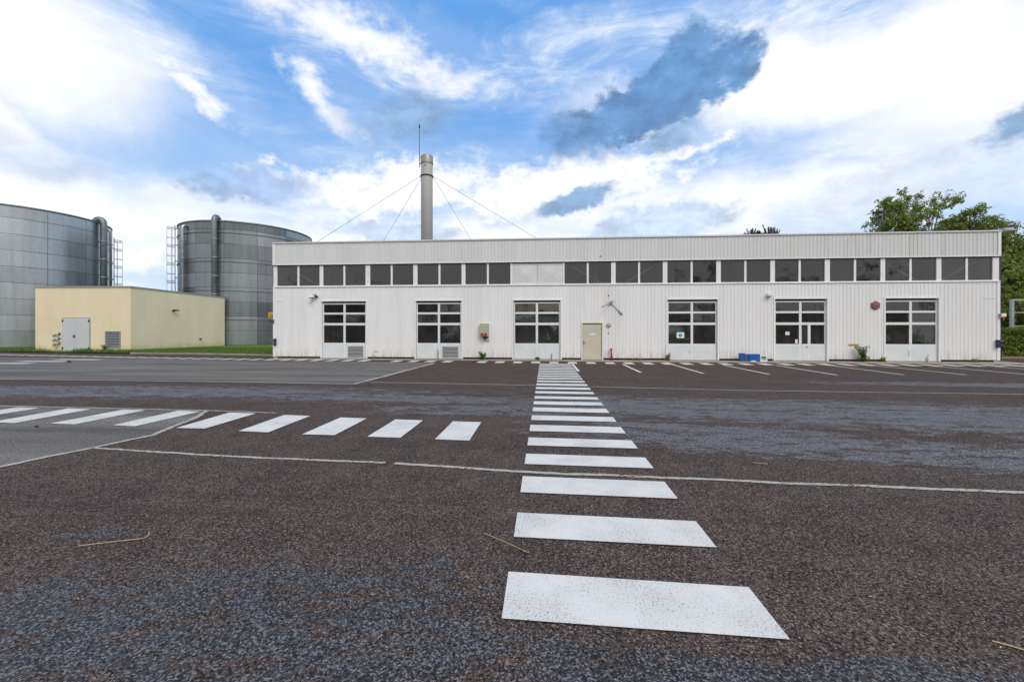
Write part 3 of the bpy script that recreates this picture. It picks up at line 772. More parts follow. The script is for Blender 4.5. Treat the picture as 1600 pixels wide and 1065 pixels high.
k = MB(); k.box(2.64, 2.93, YF+.022, YF+.029, 1.42, 1.55); k.mat(1).box(2.70, 2.87, YF+.019, YF+.0215, 1.478, 1.492).box(2.68, 2.9, YF+.019, YF+.0215, 1.425, 1.432); k.build('door_plate', [M['white'], M['steel']], ed)
k = MB(); k.box(ED[0], ED[1], YF+.22, YF+.24, 0, ED[2]); k.build('door_lining', M['dark'], ed)

# ---------------------------------------------------------------- things fixed to or standing by the hall
o = thing('floodlight', 'small grey floodlight high on the wall by the left corner of the hall', 'floodlight', (-13.94, YF, 3.78))
k = MB(); k.box(-.1, .1, -.06, -.002, .10, .14).box(-.02, .02, -.25, -.06, .06, .12); k.build('bracket', M['steel'], o)
k = MB(); k.v += [(-.2, -.30, -.08), (.06, -.36, -.08), (.06, -.10, -.08), (-.2, -.10, -.08), (-.13, -.26, .08), (.04, -.30, .08), (.04, -.12, .08), (-.13, -.12, .08)]
for q in [(0, 3, 2, 1), (4, 5, 6, 7), (0, 1, 5, 4), (1, 2, 6, 5), (2, 3, 7, 6), (3, 0, 4, 7)]: k.f.append(q); k.mi.append(0); k.sm.append(False)
k.build('housing', M['white'], o)
k = MB(); k.box(-.19, .05, -.345, -.12, -.115, -.085); k.build('lens', M['black'], o)
k = MB(); k.tube([(.14, -.02, -.02), (.14, -.16, -.02)], .07, 12); k.build('sensor', M['black'], o)

o = thing('wall_lamp', 'small white box lamp on the wall left of the door with a wicket', 'wall lamp', (12.56, YF, 3.69))
k = MB(); k.box(-.12, .12, -.22, -.002, -.06, .10); k.build('housing', M['white'], o)
k = MB(); k.box(-.10, .10, -.20, -.03, -.10, -.062); k.build('lens', M['steel'], o)

o = thing('alarm_bell', 'faded red hexagonal alarm sounder on the wall before the last door', 'alarm', (18.17, YF, 3.09))
k = MB()
hx = [(.25*cos(pi/6+j*pi/3), .25*sin(pi/6+j*pi/3)) for j in range(6)]; hs = [(p*.82, q*.82) for p, q in hx]
k.face([(p, -.10, q) for p, q in hs][::-1])
for j in range(6):
    p, q = hx[j], hx[(j+1) % 6]; p2, q2 = hs[j], hs[(j+1) % 6]
    k.face([(p[0], -.06, p[1]), (q[0], -.06, q[1]), (q2[0], -.10, q2[1]), (p2[0], -.10, p2[1])][::-1]); k.face([(p[0], -.002, p[1]), (q[0], -.002, q[1]), (q[0], -.06, q[1]), (p[0], -.06, p[1])][::-1])
k.build('housing', M['redbrown'], o)
k = MB(); k.lathe([(0.0, -.12), (.09, -.115), (.11, -.101)], 20, axis='y'); k.build('grille', M['redbrown'], o)

o = thing('electrical_cabinet', 'grey-green socket cabinet with two red outlets on the wall between doors', 'cabinet', (-3.49, YF, 1.1))
k = MB(); k.box(-.26, .26, -.24, -.002, .27, 1.02); k.build('box_body', simple('cabinet_green', (.40, .41, .31), .55, 0, .06), o)
k = MB(); k.box(-.06, .28, -.10, -.002, .02, .268); k.build('back_plate', M['beige'], o)
for x_ in (-.12, .09):
    k = MB(); k.tube([(x_, -.24, .40), (x_, -.33, .36)], .075, 12); p_ = k.build('socket', M['red'], o)
    k = MB(); k.box(x_-.07, x_+.07, -.355, -.332, .30, .42); k.build('socket_lid', M['red'], p_)
k = MB(); k.box(-.08, .2, -.26, -.101, .16, .265).tube([(.0, -.18, .17), (.03, -.2, .09), (.08, -.17, .12)], .03, 8); k.build('plug', M['black'], o)
k = MB(); k.box(.14, .2, -.25, -.241, .84, .87); k.build('latch', M['steel'], o)

o = thing('antenna_arm', 'thin dark bracket arm with slanted rods and a modelled grey shadow on the wall above the beige door', 'antenna', (3.86, YF, 3.24))
k = MB(); k.box(-.08, .05, -.03, -.002, -.1, .14); k.tube([(0, -.02, .02), (-.55, -.75, -.16)], .022, 6); k.tube([(-.62, -.72, -.24), (-.48, -.76, -.12)], .03, 6); k.build('arm', M['steel'], o)
k = MB(); k.tube([(-.25, -.12, .02), (.12, -.05, .2)], .014, 6).tube([(-.2, -.1, -.04), (.16, -.05, .13)], .014, 6).tube([(.03, -.04, .02), (.62, -.03, -.62)], .02, 6).tube([(.44, -.03, -.40), (.62, -.03, -.62)], .05, 8); k.build('rod', M['louvre'], o)  # last two tubes, flat on the wall, stand in for the arm's shadow

o = MB().lathe([(0, -.075), (.06, -.07), (.075, -.055), (.085, -.055), (.13, -.05), (.14, -.03), (.14, -.002)], 24, axis='y').build('siren', simple('siren_grey', (.36, .36, .31), .6), None, (3.72, YF, 2.01))
tag(o, 'small round grey bulkhead sounder right of the beige door', 'siren')
o = thing('standpipe', 'short red pipe standing at the wall right of the beige door', 'pipe', (3.85, YF-.14, 0))
k = MB(); k.tube([(.03, 0, .0), (.02, 0, .3), (-.01, 0, .6)], .045, 10); k.build('pipe', M['red'], o)
k = MB(); k.tube([(-.01, 0, .6), (-.02, -.02, .68)], .06, 10); k.build('cap', M['red'], o)
k = MB(); k.lathe([(0.0, .005), (.12, .005), (.12, .05), (.05, .07)], 16); k.build('base', M['dark'], o)

for (x_, lab) in ((-16.44, 'narrow dark letterbox at the left corner of the hall'), (24.32, 'narrow navy letterbox at the right corner of the hall')):
    o = thing('letterbox', lab, 'letterbox', (x_, YF-.03, .98), group='letterboxes at the hall corners')
    k = MB(); k.box(-.06, .06, -.12, -.002, -.2, .2); k.build('body', M['navy'], o)
    k = MB(); k.box(-.075, .075, -.135, -.0, .2, .225); k.build('lid', M['navy'], o)
    s_ = -1 if x_ < 0 else 1
    k = MB(); k.tube([(s_*.06, -.03, .15), (s_*.32, -.03, .17)], .018, 6); k.build('hook', M['steel'], o)

o = thing('direction_sign', 'yellow sign panel sticking out beyond the left corner of the hall', 'sign', (-16.62, YF+.25, 2.66))
k = MB(); k.box(-.46, -.002, -.015, .015, -.17, .17); k.build('panel', M['yellow'], o)
k = MB(); k.box(-.40, -.06, -.02, -.0155, .03, .09).box(-.40, -.14, -.02, -.0155, -.13, -.03); k.build('lettering', simple('sign_brown', (.30, .13, .01), .6), o)
k = MB(); k.box(-.2, -.12, -.024, -.0205, -.13, -.03).face([(-.12, -.024, -.13), (-.05, -.024, -.08), (-.12, -.024, -.03)]); k.build('arrow', M['black'], o)
o = thing('hose_hook', 'dark forked hook on the left corner below the yellow sign', 'hook', (X0-.0, YF-.04, 2.27))
k = MB(); k.tube([(-.14, -.06, -.0), (.0, -.05, -.02), (.09, -.04, .09)], .03, 6).tube([(0, -.05, -.02), (.09, -.05, -.1)], .035, 6); k.build('hook', M['black'], o)

o = thing('beacon', 'small white and red signal lamp at the right corner of the hall', 'lamp', (X1+.06, YF-.03, 2.33))
k = MB(); k.box(-.1, .12, -.12, 0, .12, .3); k.build('housing', M['white'], o)
k = MB(); k.tube([(.03, -.06, -.12), (.03, -.06, .1)], .05, 10); k.build('lens', M['red'], o)
k = MB(); k.box(-.14, -.1, -.1, 0, .05, .3); k.build('bracket', M['steel'], o)

o = thing('no_parking_sign', 'white card with a blue disc and pale diagonal bar on door glass', 'sign', (7.78, YF+.098, 1.44))
k = MB(); k.box(-.21, .21, -.006, 0, -.16, .16); k.build('card', M['white'], o)
k = MB(); k.lathe([(0, -.009), (.105, -.009), (.105, -.0065)], 28, axis='y'); k.build('disc', M['skyblue'], o)
k = MB(); c5 = cos(radians(-50)); s5 = sin(radians(-50)); k.face([(u*c5-v*s5, -.0105, u*s5+v*c5) for u, v in ((-.095, -.022), (.095, -.022), (.095, .022), (-.095, .022))]); k.build('bar', M['paleblue'], o)
for (x_, z_, w_, h_, lab) in ((13.62, 1.55, .22, .18, 'white paper notice on the pane left of the wicket door'), (14.10, 1.10, .14, .22, 'small pale blue paper low on the pane left of the wicket door')):
    o = thing('notice', lab, 'notice', (x_, YF+.098, z_))
    k = MB(); k.box(-w_/2, w_/2, -.004, 0, -h_/2, h_/2); k.build('paper', M['white'], o)
    k = MB()
    for j in range(3): k.box(-w_*.3, w_*(.3-.12*j), -.0055, -.0042, h_*(.2-.2*j), h_*(.26-.2*j))
    k.build('lettering', M['steel'], o)
o = thing('warning_label', 'narrow worn yellow label strip low on the wall above the tall weed', 'label', (17.07, YF, .90))
k = MB(); k.box(-.28, .28, -.006, -.001, -.06, .06); k.build('strip', M['olive'], o)
k = MB()
for x_ in (-.24, -.2, -.11, -.075, .06, .1, .14): k.box(x_-.014, x_+.012, -.008, -.0065, -.035, .035)
k.build('lettering', simple('worn_print', (.12, .09, .04), .7), o)
for (x_, z_, lab) in ((3.72, 3.72, 'dark round hole plug in the wall above the antenna arm'), (3.70, 1.55, 'dark button on the wall under the round sounder'), (3.24, 5.98, 'dark plug in the parapet above the windows')):
    o = MB().lathe([(0, -.03), (.03, -.03), (.04, -.001)], 14, axis='y').build('wall_plug', M['black'], None, (x_, YF-(.05 if z_ > 5 else 0), z_)); tag(o, lab, 'wall plug')
o = thing('wall_socket', 'pair of small dark pipe stubs low on the wall right of the first door', 'pipe stubs', (-10.1, YF, .44))
for x_ in (-.06, .08):
    k = MB(); k.tube([(x_, -.05, 0), (x_, 0, 0)], .025, 8); k.build('stub', M['black'], o)

# blue cabinet lying by the wall
o = thing('blue_box', 'narrow upright blue metal box at the wall left of the long blue cabinet', 'box', (10.93, YF-.38, .005))
k = MB(); k.box(-.11, .11, -.12, .12, 0, .43); k.build('body', M['blue'], o)
k = MB(); k.box(-.115, .115, -.125, .125, .43, .45); k.build('lid', M['blue'], o)
o = thing('blue_cabinet', 'long blue metal cabinet lying on its side at the wall', 'cabinet', (11.4, YF-.4, .005))
k = MB(); k.box(-.32, .44, -.14, .14, 0, .40); k.build('body', M['blue'], o)
k = MB(); k.box(-.36, -.322, -.14, .14, .0, .38); k.build('end_cap', M['redbrown'], o)
k = MB(); k.box(-.20, -.12, -.15, -.141, .20, .30).box(-.2, -.14, -.15, -.141, .1, .14); k.build('slot', M['black'], o)
k = MB(); k.box(-.05, .2, -.18, -.141, .0, .05); k.build('foot', M['white'], o)
o = thing('white_crate', 'small open white frame tilted against the wall beside the blue cabinet', 'crate', (12.08, YF-.36, .005))
k = MB(); k.box(-.2, -.15, -.1, .1, 0, .33).box(.13, .18, -.1, .1, .0, .33).box(-.149, .129, -.1, .1, .28, .33).box(-.149, .129, -.1, .1, .0, .06).box(-.149, .129, .08, .1, .061, .279); k.build('frame', M['white'], o)
k = MB(); k.box(-.14, .12, .03, .06, .17, .27); k.build('panel', M['steel'], o)

# things inside seen through the glass
o = thing('machine', 'grey-blue machine standing inside behind the second glazed door', 'machine', (-6.9, YF+2.6, .02))
k = MB(); k.box(-.7, .7, -.5, .5, 0, .9).box(-.5, -.1, -.3, .3, .9, 1.5).box(.1, .5, -.3, .3, .9, 1.35); k.build('body', simple('machine_blue', (.10, .17, .28), .5), o)
k = MB(); k.box(-.55, .55, -.62, -.5, .55, .75); k.build('panel', M['white'], o)
o = thing('shelf_rack', 'tall steel rack with boxes inside behind the last glazed door', 'rack', (20.2, YF+3.0, .02))
k = MB()
for x_ in (-1.1, 1.1):
    for y_ in (-.3, .3): k.box(x_-.03, x_+.03, y_-.03, y_+.03, 0, 2.4)
for z_ in (.3, 1.0, 1.7, 2.35): k.box(-1.069, 1.069, -.3, .3, z_, z_+.04)
k.build('frame', M['redcol'], o)
for (x_, z_) in ((-.8, .345), (-.2, .345), (.5, .345), (-.6, 1.045), (.2, 1.045), (.7, 1.045), (-.3, 1.745), (.6, 1.745)):
    b_ = thing('cardboard_box', 'brown box on the steel rack behind the last glazed door', 'box', (20.2+x_, YF+3.0, .02+z_), group='boxes on the rack')
    w_ = random.uniform(.18, .26); h_ = random.uniform(.3, .5)
    k = MB(); k.box(-w_, w_, -.22, .22, 0, h_); k.build('carton', M['card'] if random.random() < .6 else M['white'], b_)
    k = MB(); k.box(-w_*.98, w_*.98, -.03, .03, h_+.001, h_+.004); k.build('tape', M['straw'], b_)
o = thing('workbench', 'workbench with a vice inside behind the door with the wicket', 'workbench', (13.5, YF+2.2, .02))
k = MB(); k.box(-.8, .8, -.35, .35, .82, .9); k.build('top', M['card'], o)
for x_ in (-.7, .7):
    for y_ in (-.28, .28): k = MB(); k.box(x_-.04, x_+.04, y_-.04, y_+.04, 0, .82); k.build('leg', M['steel'], o)
k = MB(); k.box(-.2, .2, -.2, .1, .9, 1.2).tube([(-.2, -.3, 1.1), (.3, -.25, 1.5)], .05, 8); k.build('vice', M['machine'], o)
o = thing('strip_curtain', 'grey hanging strip curtain inside behind the third glazed door', 'curtain', (-.4, YF+2.0, .02))
k = MB()
for j in range(12): k.box(-1.2+j*.2, -1.03+j*.2, .01*(j % 2), .01*(j % 2)+.008, .1, 2.2)
k.build('strips', simple('curtain', (.33, .34, .35), .6), o)
k = MB(); k.box(-1.25, 1.25, -.03, .05, 2.201, 2.3); k.build('rail', M['steel'], o)

# ================================================================== CHIMNEY
CH = (-9.47, 33.0)
ch = thing('chimney', 'tall grey metal chimney rising behind the hall roof, held by four guy wires', 'chimney', (CH[0], CH[1], 6.752))
zb = -6.752
k = MB(); k.lathe([(.0, 0), (.47, 0), (.47, 8.15), (.465, 8.45)], 40); k.build('stack', M['chimney'], ch)
k = MB(); k.lathe([(.50, 8.46), (.50, 8.98), (.47, 9.05), (.40, 9.05), (.40, 8.5)], 40); k.build('cap', M['copper'], ch)
k = MB(); k.lathe([(.475, 7.36), (.53, 7.36), (.53, 7.44), (.475, 7.44)], 40); k.build('collar', M['black'], ch)
k = MB(); k.lathe([(.47, 8.38), (.505, 8.38), (.505, 8.42), (.47, 8.42)], 40); k.build('joint_ring', M['steel'], ch)
k = MB(); k.tube([(-.02, -.46, 8.2), (-.02, -.54, 8.2)], .07, 10); k.build('probe', M['steel'], ch)
# guy wires end on the roof
def ray(u, v, Y):
    s_, c_ = sin(YAW), cos(YAW); a = (u-800)/648; b = (515-v)/648
    tt = Y/(a*s_+c_); return (tt*(a*c_-s_), Y, 1.75+tt*b)
for (sx, u, v, Y) in ((-.5, 500, 375, 28.5), (-.48, 600, 375, 37.5), (.48, 732, 368, 37.5), (.5, 838, 372, 28.5)):
    P = (CH[0]+sx, CH[1]+(-.15 if Y < 33 else .15), 6.752+7.38); Q = ray(u, v, Y)
    tt = (P[2]-6.76)/(P[2]-Q[2]); E_ = [P[i]+(Q[i]-P[i])*tt for i in range(3)]
    k = MB(); k.tube([(P[0]-CH[0], P[1]-CH[1], P[2]-6.752), (E_[0]-CH[0], E_[1]-CH[1], E_[2]-6.752)], .016, 6); k.build('guy_wire', M['steel'], ch)
an = thing('whip_antenna', 'thin dark whip antenna clamped to the side of the chimney top', 'antenna', (CH[0]-.60, CH[1]-.05, 14.9))
k = MB(); k.tube([(0, 0, 0), (0, 0, 1.2)], .03, 8).tube([(0, 0, 1.2), (0, 0, 3.2)], .022, 8); k.build('rod', M['black'], an)
k = MB(); k.tube([(0, 0, 3.2), (0, 0, 3.45)], .055, 8); k.build('tip', M['black'], an)
k = MB(); k.box(0, .14, -.03, .03, .25, .31).box(0, .14, -.03, .03, .75, .81); k.build('clamp', M['steel'], an)

# ================================================================== TANKS
def tank(name, label, cx, cy, R, H, m_, bands, pipes, ladder, zg=.3):
    T = thing(name, label, 'tank', (cx, cy, zg), YAW)
    H = H-zg
    k = MB(); k.lathe([(R, -.2), (R, H)], 144); k.build('shell', m_, T)
    k = MB(); k.lathe([(R+.0, H-.14), (R+.07, H-.14), (R+.07, H+.03), (R-.05, H+.03), (0, H+.75)], 144); k.build('roof', M['galvdark'], T)
    for z_ in bands:
        k = MB(); k.lathe([(R+.002, z_-.05), (R+.07, z_-.05), (R+.07, z_+.05), (R+.002, z_+.05)], 144); k.build('stiffener', M['galvdark'], T)
    for (ang, r, over) in pipes:                       # local angle, pipe radius, whether it bends over the rim
        ca, sa = cos(ang), sin(ang); q = R+r+.12
        k = MB()
        if over:
            path = [(q*ca, q*sa, 0), (q*ca, q*sa, H-.05)]
            for j in range(1, 9):
                a = pi*j/8; rr = .42; path.append(((q-rr+rr*cos(a))*ca, (q-rr+rr*cos(a))*sa, H-.05+rr*sin(a)))
            path.append(((q-.84)*ca, (q-.84)*sa, H-.3))
        else:
            path = [(q*ca, q*sa, 0), (q*ca, q*sa, H-.75)]
            for j in range(1, 7):
                a = pi/2*j/6; path.append(((q-.3+.3*cos(a))*ca, (q-.3+.3*cos(a))*sa, H-.75+.3*sin(a)))
            path.append(((R-.05)*ca, (R-.05)*sa, H-.45))
        k.tube(path, r, 14); p_ = k.build('pipe', M['galvdark'] if over else M['galv'], T)
        for z_ in [1.6+2.0*j for j in range(int(H/2.0))]:
            if z_ < H-.9:
                k = MB()
                k.lathe([(r+.005, z_-.05), (r+.05, z_-.05), (r+.05, z_+.05), (r+.005, z_+.05)], 14, q*ca, q*sa)
                k.tube([((R+.0)*ca, R*sa, z_), ((q)*ca, q*sa, z_)], .04, 6)
                k.build('pipe_clamp', M['steel'], p_)
    # caged ladder
    ang, z0, z1 = ladder
    ca, sa = cos(ang), sin(ang); tx, ty = -sa, ca
    P = lambda rad, tan, z_: ((R+rad)*ca+tan*tx, (R+rad)*sa+tan*ty, z_)
    k = MB()
    for s_ in (-.22, .22): k.tube([P(.22, s_, z0-1.5), P(.22, s_, z1)], .03, 6)
    z_ = z0-1.4
    while z_ < z1: k.tube([P(.22, -.22, z_), P(.22, .22, z_)], .015, 5); z_ += .3
    for z_ in [z0+i*1.9 for i in range(int((min(z1, H)-z0)/1.9)+1)]:
        for s_ in (-.22, .22): k.tube([P(-.0, s_, z_), P(.22, s_, z_)], .03, 5)
    L_ = k.build('ladder', M['galvdark'], T)
    k = MB()
    hoop = lambda z_: [P(.22+.0, -.22, z_)]+[P(.60-.40*cos(a)+.0, -.36*sin(a)*-1 if False else .38*sin(a-pi)*-1, z_) for a in []]+[P(.58+.38*sin(b_), -.38*cos(b_), z_) for b_ in [radians(-50+i*28) for i in range(11)]]+[P(.22, .22, z_)]
    zs_ = []
    z_ = z0
    while z_ <= z1+.01: zs_.append(z_); z_ += 1.05
    for i, z_ in enumerate(zs_+[zs_[-1]]):
        k.tube(hoop(z_), .022, 5)
        if i % 2 == 1: k.tube(hoop(z_+.2), .022, 5)
    for b_ in (radians(-10), radians(90), radians(190)):
        k.tube([P(.58+.38*sin(b_), -.38*cos(b_), z0), P(.58+.38*sin(b_), -.38*cos(b_), zs_[-1])], .018, 5)
    k.build('safety_cage', M['galvdark'], L_)
    return T
def lang(alpha_deg, side, off):          # local angle of a point `off` degrees from the silhouette towards the viewer
    a = radians(alpha_deg); rx, ry = sin(a), cos(a)
    px, py = (ry, -rx) if side > 0 else (-ry, rx)
    base_ = atan2(py, px); o = radians(off)
    return base_ - o if side > 0 else base_ + o
def from_cam(x_, z_): return (x_*cos(YAW)-z_*sin(YAW), x_*sin(YAW)+z_*cos(YAW))
TR, TH = 7.13, 13.8
c1, c2 = from_cam(-53.4, 45.06), from_cam(-33.44, 52.8)
tank('storage_tank', 'huge bright galvanised tank cut off by the left edge, behind the yellow building', c1[0], c1[1], TR, TH, M['tankA'], [], [(lang(-44, 1, 31), .30, True), (lang(-44, 1, 17), .13, False)], (lang(-44, 1, -4), 4.0, 12.9), .05)
tank('storage_tank', 'darker patchy galvanised tank between the yellow building and the white hall', c2[0], c2[1], TR, TH, M['tankB'], [12.45, 9.25, 6.05, 2.85], [(lang(-38.9, -1, 58), .28, True), (lang(-38.9, -1, 26), .18, False)], (lang(-38.9, -1, -3), 4.0, 13.9), .05)

# ================================================================== YELLOW BUILDING (turned like the tanks)
yb = thing('yellow_building', 'low pale yellow rendered building with a grey double door and flat roof', 'building', (-33.99, 31.68, 0), YAW)
Wd, Dp, Hh = 7.86, 11.2, 5.22
k = MB(); k.box(-Wd, 0, 0, Dp, -.05, Hh); k.build('wall', M['stucco'], yb)
k = MB(); k.box(-Wd-.05, .05, -.05, Dp+.05, Hh+.002, Hh+.13); k.build('roof_edge', M['louvre'], yb)
k = MB(); k.box(-5.62, -3.31, -.03, -.002, .0, 2.76); dd = k.build('double_door', M['louvre'], yb)
for (a, b) in ((-5.57, -4.475), (-4.465, -3.36)):
    k = MB(); k.box(a, b, -.06, -.031, .03, 2.71); lf = k.build('door_leaf', M['doorgrey'], dd)
    hx_ = a+.03 if a < -5 else b-.03
    for z_ in (.15, 2.4):
        k = MB(); k.box(hx_-.05, hx_+.05, -.09, -.061, z_, z_+.16); k.build('hinge', M['black'], lf)
k = MB(); k.box(-4.62, -4.55, -.10, -.061, 1.1, 1.32).box(-4.66, -4.52, -.13, -.10, 1.2, 1.25); k.build('handle', M['black'], dd)
k = MB(); k.box(-2.05, -.84, -.03, -.006, .28, 1.62); 
v = MB()
for (a, b, c_, d_) in ((-2.07, -2.0, .27, 1.63), (-.89, -.82, .27, 1.63)): v.box(a, b, -.05, -.002, c_, d_)
v.box(-2.0, -.89, -.05, -.002, .27, .34).box(-2.0, -.89, -.05, -.002, 1.56, 1.63)
for j in range(9):
    z_ = .36+j*.134
    v.face([(-2.0, -.055, z_), (-.89, -.055, z_), (-.89, -.022, z_+.06), (-2.0, -.022, z_+.06)])
v.mat(1).box(-1.999, -.891, -.008, -.003, .341, 1.559)
v.build('vent_grille', [M['louvre'], M['dark']], yb)
k = MB(); k.box(-9.0+1.1, -5.65, -.22, -.001, 0, .08).box(-3.2, .15, -.25, -.001, 0, .16); k.build('footing', M['concrete'], yb)
def loc_y(lx, ly, z_):
    s_, c_ = sin(YAW), cos(YAW); return (-33.99+lx*c_-ly*s_, 31.68+lx*s_+ly*c_, z_)
for j, z_ in enumerate((1.36, .98, .60)):
    o = thing('hose_coupling', 'silver hose coupling left of the grey double door, %s of three' % ('uppermost', 'middle one', 'lowest')[j], 'hose coupling', loc_y(-5.93, -.002, z_), YAW, 'hose couplings on the yellow wall')
    k = MB(); k.tube([(.08, 0, .06), (.06, -.14, .05), (-.06, -.26, -.06)], .075, 10); k.build('pipe', M['galv'], o)
    k = MB(); k.tube([(-.06, -.26, -.06), (-.14, -.31, -.13)], .11, 12); k.build('cap', M['galv'], o)
    k = MB(); k.tube([(.08, .0, .06), (.08, -.04, .06)], .11, 12); k.build('flange', M['steel'] if j else M['redbrown'], o)
o = thing('wall_spout', 'dark horizontal spout high on the right side of the yellow building', 'spout', loc_y(.0, 4.3, 3.53), YAW)
k = MB(); k.tube([(0, 0, 0), (.28, -.05, 0)], .07, 8).tube([(.26, -.3, .02), (.26, .3, .02)], .06, 8); k.build('pipe', M['black'], o)
k = MB(); k.box(.001, .03, -.12, .12, -.12, .12); k.build('plate', M['steel'], o)
o = thing('wall_outlet', 'small dark outlet low on the right side of the yellow building', 'outlet', loc_y(.0, 7.6, .82), YAW)
k = MB(); k.tube([(0, 0, 0), (.16, 0, -.02)], .06, 8); k.build('pipe', M['black'], o)
k = MB(); k.box(.001, .03, -.12, .12, -.09, .09); k.build('plate', M['steel'], o)

# ================================================================== VEGETATION
def leaves(mb, c_, r, n, s):
    for _ in range(n):
        while True:
            p = [random.uniform(-1, 1) for _ in range(3)]
            if p[0]**2+p[1]**2+p[2]**2 < 1: break
        q = [c_[i]+p[i]*r[i] for i in range(3)]
        a = random.uniform(0, 2*pi); e = random.gauss(0, .6); l = s*random.uniform(.6, 1.4); w = l*.5
        d = (cos(a)*cos(e), sin(a)*cos(e), sin(e)-.45)
        b = random.uniform(0, 2*pi); o = (cos(b)*w*.5, sin(b)*w*.5, random.uniform(-.5, .5)*w)
        B = len(mb.v)
        mb.v += [tuple(q), (q[0]+d[0]*l*.5+o[0], q[1]+d[1]*l*.5+o[1], q[2]+d[2]*l*.5+o[2]), (q[0]+d[0]*l, q[1]+d[1]*l, q[2]+d[2]*l), (q[0]+d[0]*l*.5-o[0], q[1]+d[1]*l*.5-o[1], q[2]+d[2]*l*.5-o[2])]
        mb.f.append((B, B+1, B+2, B+3)); mb.mi.append(0); mb.sm.append(False)
def tree(name, label, cat, base, crowns, leafm, barkm, trunk_r, s, group='trees behind the hall', droop=.5, twig=.7):
    T = thing(name, label, cat, base, group=group)
    tr, cr = MB(), MB()
    top = max(c_[2]+c_[5] for c_ in crowns)
    cx = sum(c_[0] for c_ in crowns)/len(crowns)*.5; cy = sum(c_[1] for c_ in crowns)/len(crowns)*.5
    stem = [(0, 0, -.1), (cx*.2, cy*.2, top*.25), (cx*.7, cy*.7, top*.5), (cx, cy, top*.75)]
    tr.tube(stem, [trunk_r, trunk_r*.8, trunk_r*.55, trunk_r*.25], 9)
    for (x_, y_, z_, rx, ry, rz, n, per) in crowns:
        hub = (x_*.75+cx*.25, y_*.75+cy*.25, z_-rz*.75)
        st = stem[1] if z_ < top*.6 else stem[2]
        tr.tube([st, ((st[0]+hub[0])/2, (st[1]+hub[1])/2, (st[2]+hub[2])/2-.1), hub, (x_, y_, z_+rz*.3)], [trunk_r*.45, trunk_r*.38, trunk_r*.3, trunk_r*.08], 7)
        for _ in range(n):
            a = random.uniform(0, 2*pi); e = math.asin(random.uniform(-.85, 1)); q = random.uniform(.45, 1.05)
            p = (x_+rx*q*cos(a)*cos(e), y_+ry*q*sin(a)*cos(e), z_+rz*q*sin(e))
            m0 = random.uniform(-.5, .3)
            b0 = (x_+(p[0]-x_)*.2, y_+(p[1]-y_)*.2, z_+rz*m0)
            mid = ((p[0]+b0[0])/2, (p[1]+b0[1])/2, (p[2]+b0[2])/2+.25)
            tr.tube([b0, mid, p], [.045, .03, .012], 4, cap=False)
            r = random.uniform(.35, .8)*twig
            leaves(cr, p, (r, r, r*random.uniform(.6, 1.0+droop)), int(per*random.uniform(.6, 1.4)), s)
            for _k in range(2):           # loose sprays that break the outline
                d = [random.uniform(-1, 1)*r*1.5 for _ in range(3)]
                leaves(cr, (p[0]+d[0], p[1]+d[1], p[2]+d[2]), (r*.35, r*.35, r*.3), int(per*.12), s)
    tr.build('trunk', barkm, T); cr.build('crown', leafm, T)
    return T
tree('birch_tree', 'tall full birch rising behind the right part of the hall roof', 'tree', (35.2, 44, 0), [(-.1, 0, 13.0, 1.8, 2.0, 2.6, 58, 110), (-1.5, .3, 12.7, .9, 1.2, 2.2, 20, 85), (.8, -.4, 10.3, 2.2, 1.8, 2.6, 30, 90), (-1.6, .5, 9.6, 1.8, 1.6, 2.4, 22, 90)], M['leaf'], M['birchbark'], .24, .20, twig=.62)
tree('birch_tree', 'thin leaning birch with an open crown between the two fuller trees', 'tree', (36.8, 44, 0), [(1.2, 0, 12.9, 1.6, 1.2, 1.3, 14, 60), (2.7, .2, 14.5, 1.3, .9, .8, 13, 55), (.9, .2, 10.6, 1.5, 1.2, 1.6, 12, 60), (2.0, .2, 13.8, 1.3, .9, .7, 6, 40), (2.6, 0, 11.4, 1.5, 1.2, 1.2, 24, 70)], M['leaf'], M['birchbark'], .15, .19, twig=.58)
tree('broad_tree', 'broad open tree leaning over the right corner of the hall roof', 'tree', (41.2, 43, 0), [(-.6, 0, 11.9, 2.0, 1.5, 1.6, 34, 90), (1.2, 0, 11.2, 2.2, 1.4, 1.3, 40, 90), (-2.2, 0, 11.1, 1.4, 1.2, 1.0, 9, 60), (2.4, .1, 9.0, 1.8, 1.4, 1.6, 44, 100), (0, 0, 8.6, 2.2, 1.6, 1.9, 34, 95)], M['leaf'], M['bark'], .22, .20, twig=.6)
tree('broad_tree', 'leafy tree at the right edge standing behind the hedge', 'tree', (44.6, 42, 0), [(0, 0, 7.0, 2.6, 2.2, 2.3, 40, 100), (1.4, .5, 9.8, 1.8, 1.8, 1.8, 22, 90), (-1.6, -.4, 4.6, 2.2, 1.8, 2.0, 34, 100), (1.6, -.5, 4.2, 2.2, 1.8, 2.0, 34, 100)], M['leaf'], M['bark'], .2, .24)
tree('broad_tree', 'dark bushy tree filling the gap behind the steel frame', 'tree', (41.2, 40, 0), [(0, 0, 3.6, 2.2, 1.8, 2.2, 70, 120), (-.6, .4, 6.3, 1.6, 1.4, 1.8, 48, 110), (2.5, .2, 3.0, 2.0, 1.6, 2.0, 46, 110), (-2.2, .5, 3.2, 1.6, 1.6, 2.2, 40, 100)], M['leaf'], M['bark'], .18, .24)
tree('broad_tree', 'tall tree reaching out of the frame at the right edge', 'tree', (49.5, 44, 0), [(0, 0, 10.5, 2.4, 2, 2.6, 36, 90), (0, 0, 6.5, 2.6, 2.2, 2.4, 34, 90), (2.4, 0, 8.5, 2.2, 2, 2.4, 26, 90)], M['leafdark'], M['bark'], .22, .26)
